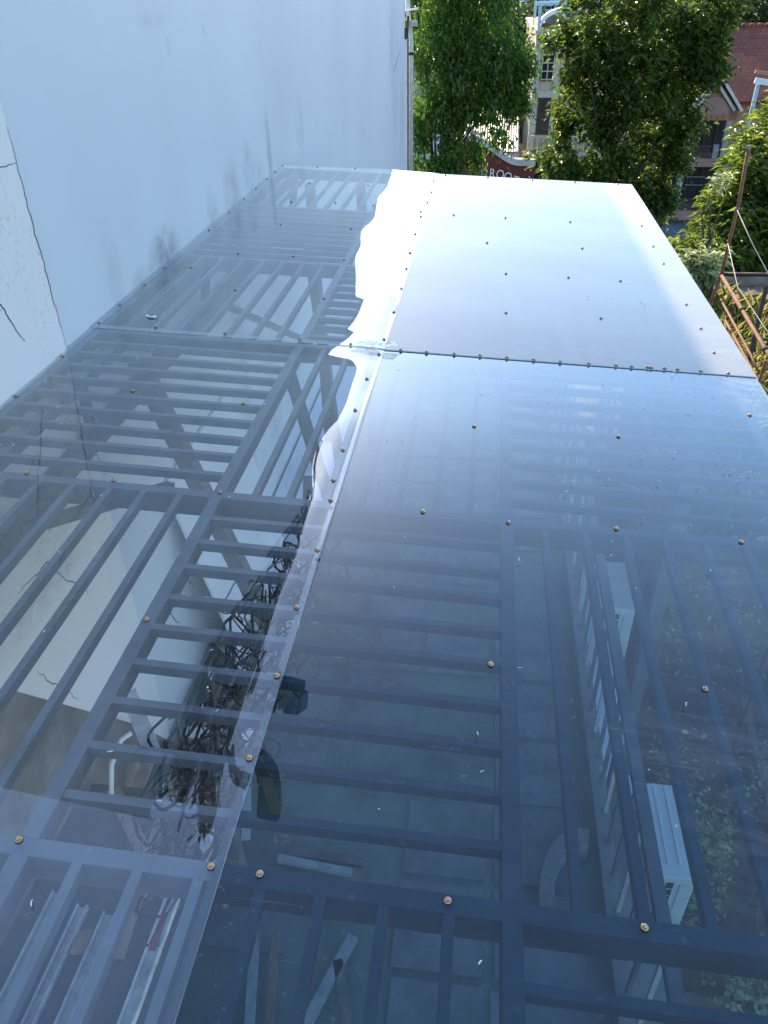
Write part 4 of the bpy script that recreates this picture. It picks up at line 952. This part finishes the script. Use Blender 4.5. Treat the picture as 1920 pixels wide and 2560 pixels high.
# ------------------------------------------------------------------ cream town house
cbld = thing('cream_building', 'narrow cream town house with sunlit side wall and blue roof pergola', 'building')
MB().box((2.02, 46.0, -6), (7.2, 64, 4.55)).build('wall', M['cream'], cbld)
MB().box((2.0, 45.86, 4.2), (7.3, 46.2, 4.62)).build('fascia', M['cream_tile'], cbld)
MB().box((1.9, 45.6, 4.98), (7.4, 64.1, 5.1)).build('cornice', M['cream_tile'], cbld)
MB().box((1.98, 45.95, 4.62), (7.2, 64, 4.98)).build('frieze', M['cream_tile'], cbld)
for k in range(18): MB().box((2.06 + k * .22, 45.78, 4.72), (2.16 + k * .22, 45.95, 4.9)).build('dentil', M['brown_frame'], cbld)
for k in range(14):
    MB().box((1.97, 45.92, -1.2 + k * .42), (2.30, 46.06, -1.2 + k * .42 + .39)).build('quoin', M['cream_tile'], cbld)
MB().box((3.0, 45.9, -2), (3.25, 46.06, 4.2)).build('pilaster', M['cream_tile'], cbld)
wn = MB().box((2.34, 45.93, 2.9), (2.98, 45.99, 4.15)).build('window', M['glass'], cbld)
for k in range(3): MB().box((2.34 + k * .30, 45.88, 2.9), (2.39 + k * .30, 45.925, 4.15)).build('glazing_bar', M['cream_tile'], wn)
for k in range(4): MB().box((2.34, 45.87, 2.95 + k * .37), (2.98, 45.915, 3.0 + k * .37)).build('glazing_bar', M['cream_tile'], wn)
MB().box((2.3, 45.84, 2.15), (7.2, 46.05, 2.45)).build('band', M['cream_tile'], cbld)
dr = MB().box((2.34, 45.93, .4), (3.6, 45.99, 2.14)).build('balcony_door', M['brown_frame'], cbld)
for k in range(2): MB().box((2.5 + k * .55, 45.9, 1.45), (2.75 + k * .55, 45.925, 2.0)).build('pane', M['glass'], dr)
MB().box((2.0, 45.2, -.62), (7.3, 46.0, -.35)).build('balcony_slab', M['cream_tile'], cbld)
for k in range(16): MB().box((2.1 + k * .3, 45.25, -.345), (2.18 + k * .3, 45.33, .35)).build('baluster', M['cream_tile'], cbld)
MB().box((2.05, 45.22, .35), (7.2, 45.36, .45)).build('handrail', M['cream_tile'], cbld)
MB().box((2.42, 45.93, -6), (3.0, 45.99, -.7)).build('dark_opening', M['dark'], cbld); MB().box((3.3, 45.93, -6), (5.5, 45.99, -.7)).build('dark_opening', M['dark'], cbld)  # flat dark panels painted in for the shade inside the ground-floor openings
MB().box((3.02, 45.6, -6), (3.24, 45.88, -.63)).build('column', M['cream_tile'], cbld)
for (x, y) in ((1.98, 45.8), (3.1, 46.6), (5.4, 46.6), (1.98, 52)): MB().box((x, y, 5.1), (x + .14, y + .14, 6.15)).build('pergola_post', M['pale_blue'], cbld)
for x0, x1, y in ((1.9, 6.5, 45.8), (1.9, 6.5, 47.2), (1.9, 6.5, 50)): P_('pergola_rail', cbld, M['pale_blue'], 'bar', (x0, y, 6.22), (x1, y, 6.28), .1, .1)
for k in range(12): P_('pergola_rail', cbld, M['pale_blue'], 'bar', (2.0 + k * .38, 45.86, 6.16), (2.0 + k * .38 + .36, 47.1, 6.16), .04, .05)
ar = [(2.2 + 1.9 * (1 - math.cos(t)) , 5.35 + .75 * math.sin(t)) for t in [math.pi * k / 20 for k in range(21)]]; ari = [(2.2 + 1.9 - (1.9 - .15) * math.cos(t), 5.3 + .6 * math.sin(t)) for t in [math.pi * k / 20 for k in range(21)]]
MB().prism(ar + ari[::-1], 'y', 48.0, 49.2).build('arch', M['white_wall'], cbld)
MB().box((2.5, 49.4, 5.1), (6.0, 49.6, 5.9)).build('arch_backing', M['teal'], cbld)
MB().box((2.3, 48.5, 5.12), (6.0, 48.9, 5.32)).build('roof_slab', M['brick'], cbld)
MB().box((3.1, 46.1, 5.1), (3.3, 46.3, 7.5)).build('flag_post', M['white_wall'], cbld)
MB().box((2.02, 45.95, 5.1), (2.12, 52, 5.45)).build('parapet', M['cream'], cbld)
fb = thing('far_building', 'distant white block with a row of windows at the top edge', 'building')
MB().box((1.2, 110, -6), (7, 120, 9.5)).build('wall', M['white_wall'], fb)
for k in range(5):
    wn = MB().box((1.5 + k * .95, 109.95, 5.3), (2.3 + k * .95, 109.99, 6.6)).build('window', M['glass'], fb); MB().box((1.87 + k * .95, 109.9, 5.3), (1.93 + k * .95, 109.94, 6.6)).build('mullion', M['white_pvc'], wn)

# ------------------------------------------------------------------ tiled house on the right
hs = thing('tiled_house', 'peach house with brick gable, dark balconies and red tiled roof at right', 'house')
MB().box((8.55, 45.4, -6), (16, 56, 2.0)).build('wall', M['peach'], hs)
def slope(m, pts, th=.12):
    a = [Vector(p) for p in pts]; nn = nrm((a[1] - a[0]).cross(a[2] - a[0]))
    if nn.z < 0: nn = -nn
    k = len(a); m.add([p + nn * th for p in a] + a, [tuple(range(k)), tuple(range(2*k - 1, k - 1, -1))] + [(i, i + k, (i+1) % k + k, (i+1) % k) for i in range(k)])
m = MB(); slope(m, [(8.2, 44.9, 1.95), (16.5, 44.9, 1.95), (16.5, 51, 4.85), (11.0, 51, 4.85)]); main_roof = m.build('roof', M['red_tile'], hs)
m = MB(); slope(m, [(8.2, 44.9, 1.95), (11.0, 51, 4.85), (8.2, 56.5, 1.95)]); m.build('roof', M['red_tile'], hs)
m = MB(); slope(m, [(11.0, 51, 4.85), (16.5, 51, 4.85), (16.5, 57, 1.95), (8.2, 57, 1.95)]); m.build('roof', M['red_tile'], hs)
for k in range(13): P_('ridge_tile', main_roof, M['red_tile'], 'tube', [(10.95 + k * .42, 51, 4.98), (11.33 + k * .42, 51, 4.98)], [.13, .10], 8)
gx, gz, ez = 10.66, 3.25, 2.02
MB().prism([(9.62, ez), (11.70, ez), (gx, gz - .12)], 'y', 43.75, 43.95).build('gable', M['brick'], hs)
m = MB(); slope(m, [(9.35, 43.5, ez - .25), (9.35, 48.2, ez - .25), (gx, 50.5, gz), (gx, 43.5, gz)], .1); m.build('gable_roof', M['red_tile'], hs)
m = MB(); slope(m, [(11.97, 43.5, ez - .25), (gx, 43.5, gz), (gx, 50.5, gz), (11.97, 48.2, ez - .25)], .1); m.build('gable_roof', M['red_tile'], hs)
for sx, ex in ((-1, 9.35), (1, 11.97)):
    P_('barge_board', hs, M['grey_band'], 'bar', (ex, 43.44, ez - .22), (gx, 43.44, gz + .06), .06, .13, (0, 0, 1)); P_('barge_board', hs, M['grey_band'], 'bar', (ex - sx * .30, 43.62, ez - .22), (gx, 43.62, gz - .32), .06, .12, (0, 0, 1))
arc = [(10.62 + .78 * math.cos(math.pi * k / 16), 1.62 + .78 * math.sin(math.pi * k / 16)) for k in range(17)]
MB().prism(arc, 'y', 43.68, 43.745).build('arch_panel', M['pink'], hs)
MB().box((9.5, 43.72, 1.36), (11.85, 43.98, 2.02)).build('lintel', M['brick'], hs)
MB().box((8.9, 45.30, -.34), (11.9, 45.39, 1.8)).build('upper_doors', M['dark'], hs)
for x in (9.75, 10.3, 10.85, 11.4): MB().box((x, 45.24, -.34), (x + .06, 45.295, 1.7)).build('door_stile', M['brown_frame'], hs)
MB().box((9.2, 45.30, -2.85), (12.2, 45.39, -.8)).build('lower_doors', M['dark'], hs)
for x in (9.7, 10.4, 11.1): MB().box((x, 45.24, -2.85), (x + .06, 45.295, -.85)).build('door_stile', M['brown_frame'], hs)
for z in (-1.55, -1.95): MB().box((10.35, 45.2, z), (11.3, 45.235, z + .05)).build('shelf', M['teal'], hs)
MB().box((9.0, 43.6, -.74), (12.1, 45.4, -.36)).build('balcony_slab', M['pink'], hs); MB().box((9.35, 43.6, -3.33), (12.3, 45.4, -2.86)).build('balcony_slab', M['pink'], hs)
for x0, x1, z0, z1 in ((9.60, 9.86, -.355, 2.0), (11.45, 11.7, -.355, 2.0), (9.62, 9.9, -2.855, -.745), (11.7, 11.95, -2.855, -.745)): MB().box((x0, 43.76, z0), (x1, 44.0, z1)).build('pillar', M['marble'], hs)
for x0, x1, zb in ((9.0, 9.58, -.355), (11.05, 11.30, -.355), (9.35, 9.60, -2.855), (11.25, 11.60, -2.855)): MB().box((x0, 43.65, zb), (x1, 43.9, zb + .64)).build('balustrade_block', M['marble'], hs)
for zb, xa, xb in ((-.355, 9.9, 11.0), (-2.855, 9.95, 11.2)):
    P_('handrail', hs, M['brown_frame'], 'bar', (xa, 43.72, zb + .56), (xb, 43.72, zb + .56), .06, .06)
    for k in range(12): MB().box((xa + .06 + k * (xb - xa - .1) / 12, 43.70, zb), (xa + .10 + k * (xb - xa - .1) / 12, 43.74, zb + .525)).build('picket', M['brown_frame'], hs)
m = MB()
for k in range(24):
    x0 = 9.2 + k * .09; h = .02 * (k % 2); m.add([(x0, 42.9, -4.05 + h), (x0 + .09, 42.9, -4.03 - h), (x0 + .09, 43.95, -3.43 - h), (x0, 43.95, -3.45 + h)], [(0, 1, 2, 3)])
m.build('awning', M['blue_sheet'], hs)
MB().box((8.46, 45.35, .1), (8.545, 45.9, 1.9)).build('corner_board', M['cream'], hs)
rb = thing('roof_balcony', 'white timber balcony with peach rails beside the red roof at right edge', 'balcony')
P_('rail', rb, M['peach'], 'bar', (11.9, 42.5, 3.55), (14.5, 42.5, 3.15), .14, .14); P_('rail', rb, M['white_wall'], 'bar', (11.95, 42.4, 3.2), (14.5, 42.4, 2.8), .12, .24)
for x in (12.15, 13.2): P_('post', rb, M['pale_blue'], 'bar', (x, 42.5, 3.05 - (x - 12) * .15), (x - .1, 42.5, -6), .16, .16)
lw = thing('low_boundary_wall', 'low grey boundary wall and drain past the far right roof corner', 'wall')
P_('wall', lw, M['concrete'], 'bar', (2.3, 12.0, 2.35), (5.2, 27, -1.5), .35, 1.2); P_('coping', lw, M['concrete_pale'], 'bar', (2.3, 12.0, 2.97), (5.2, 27, -.88), .42, .08)
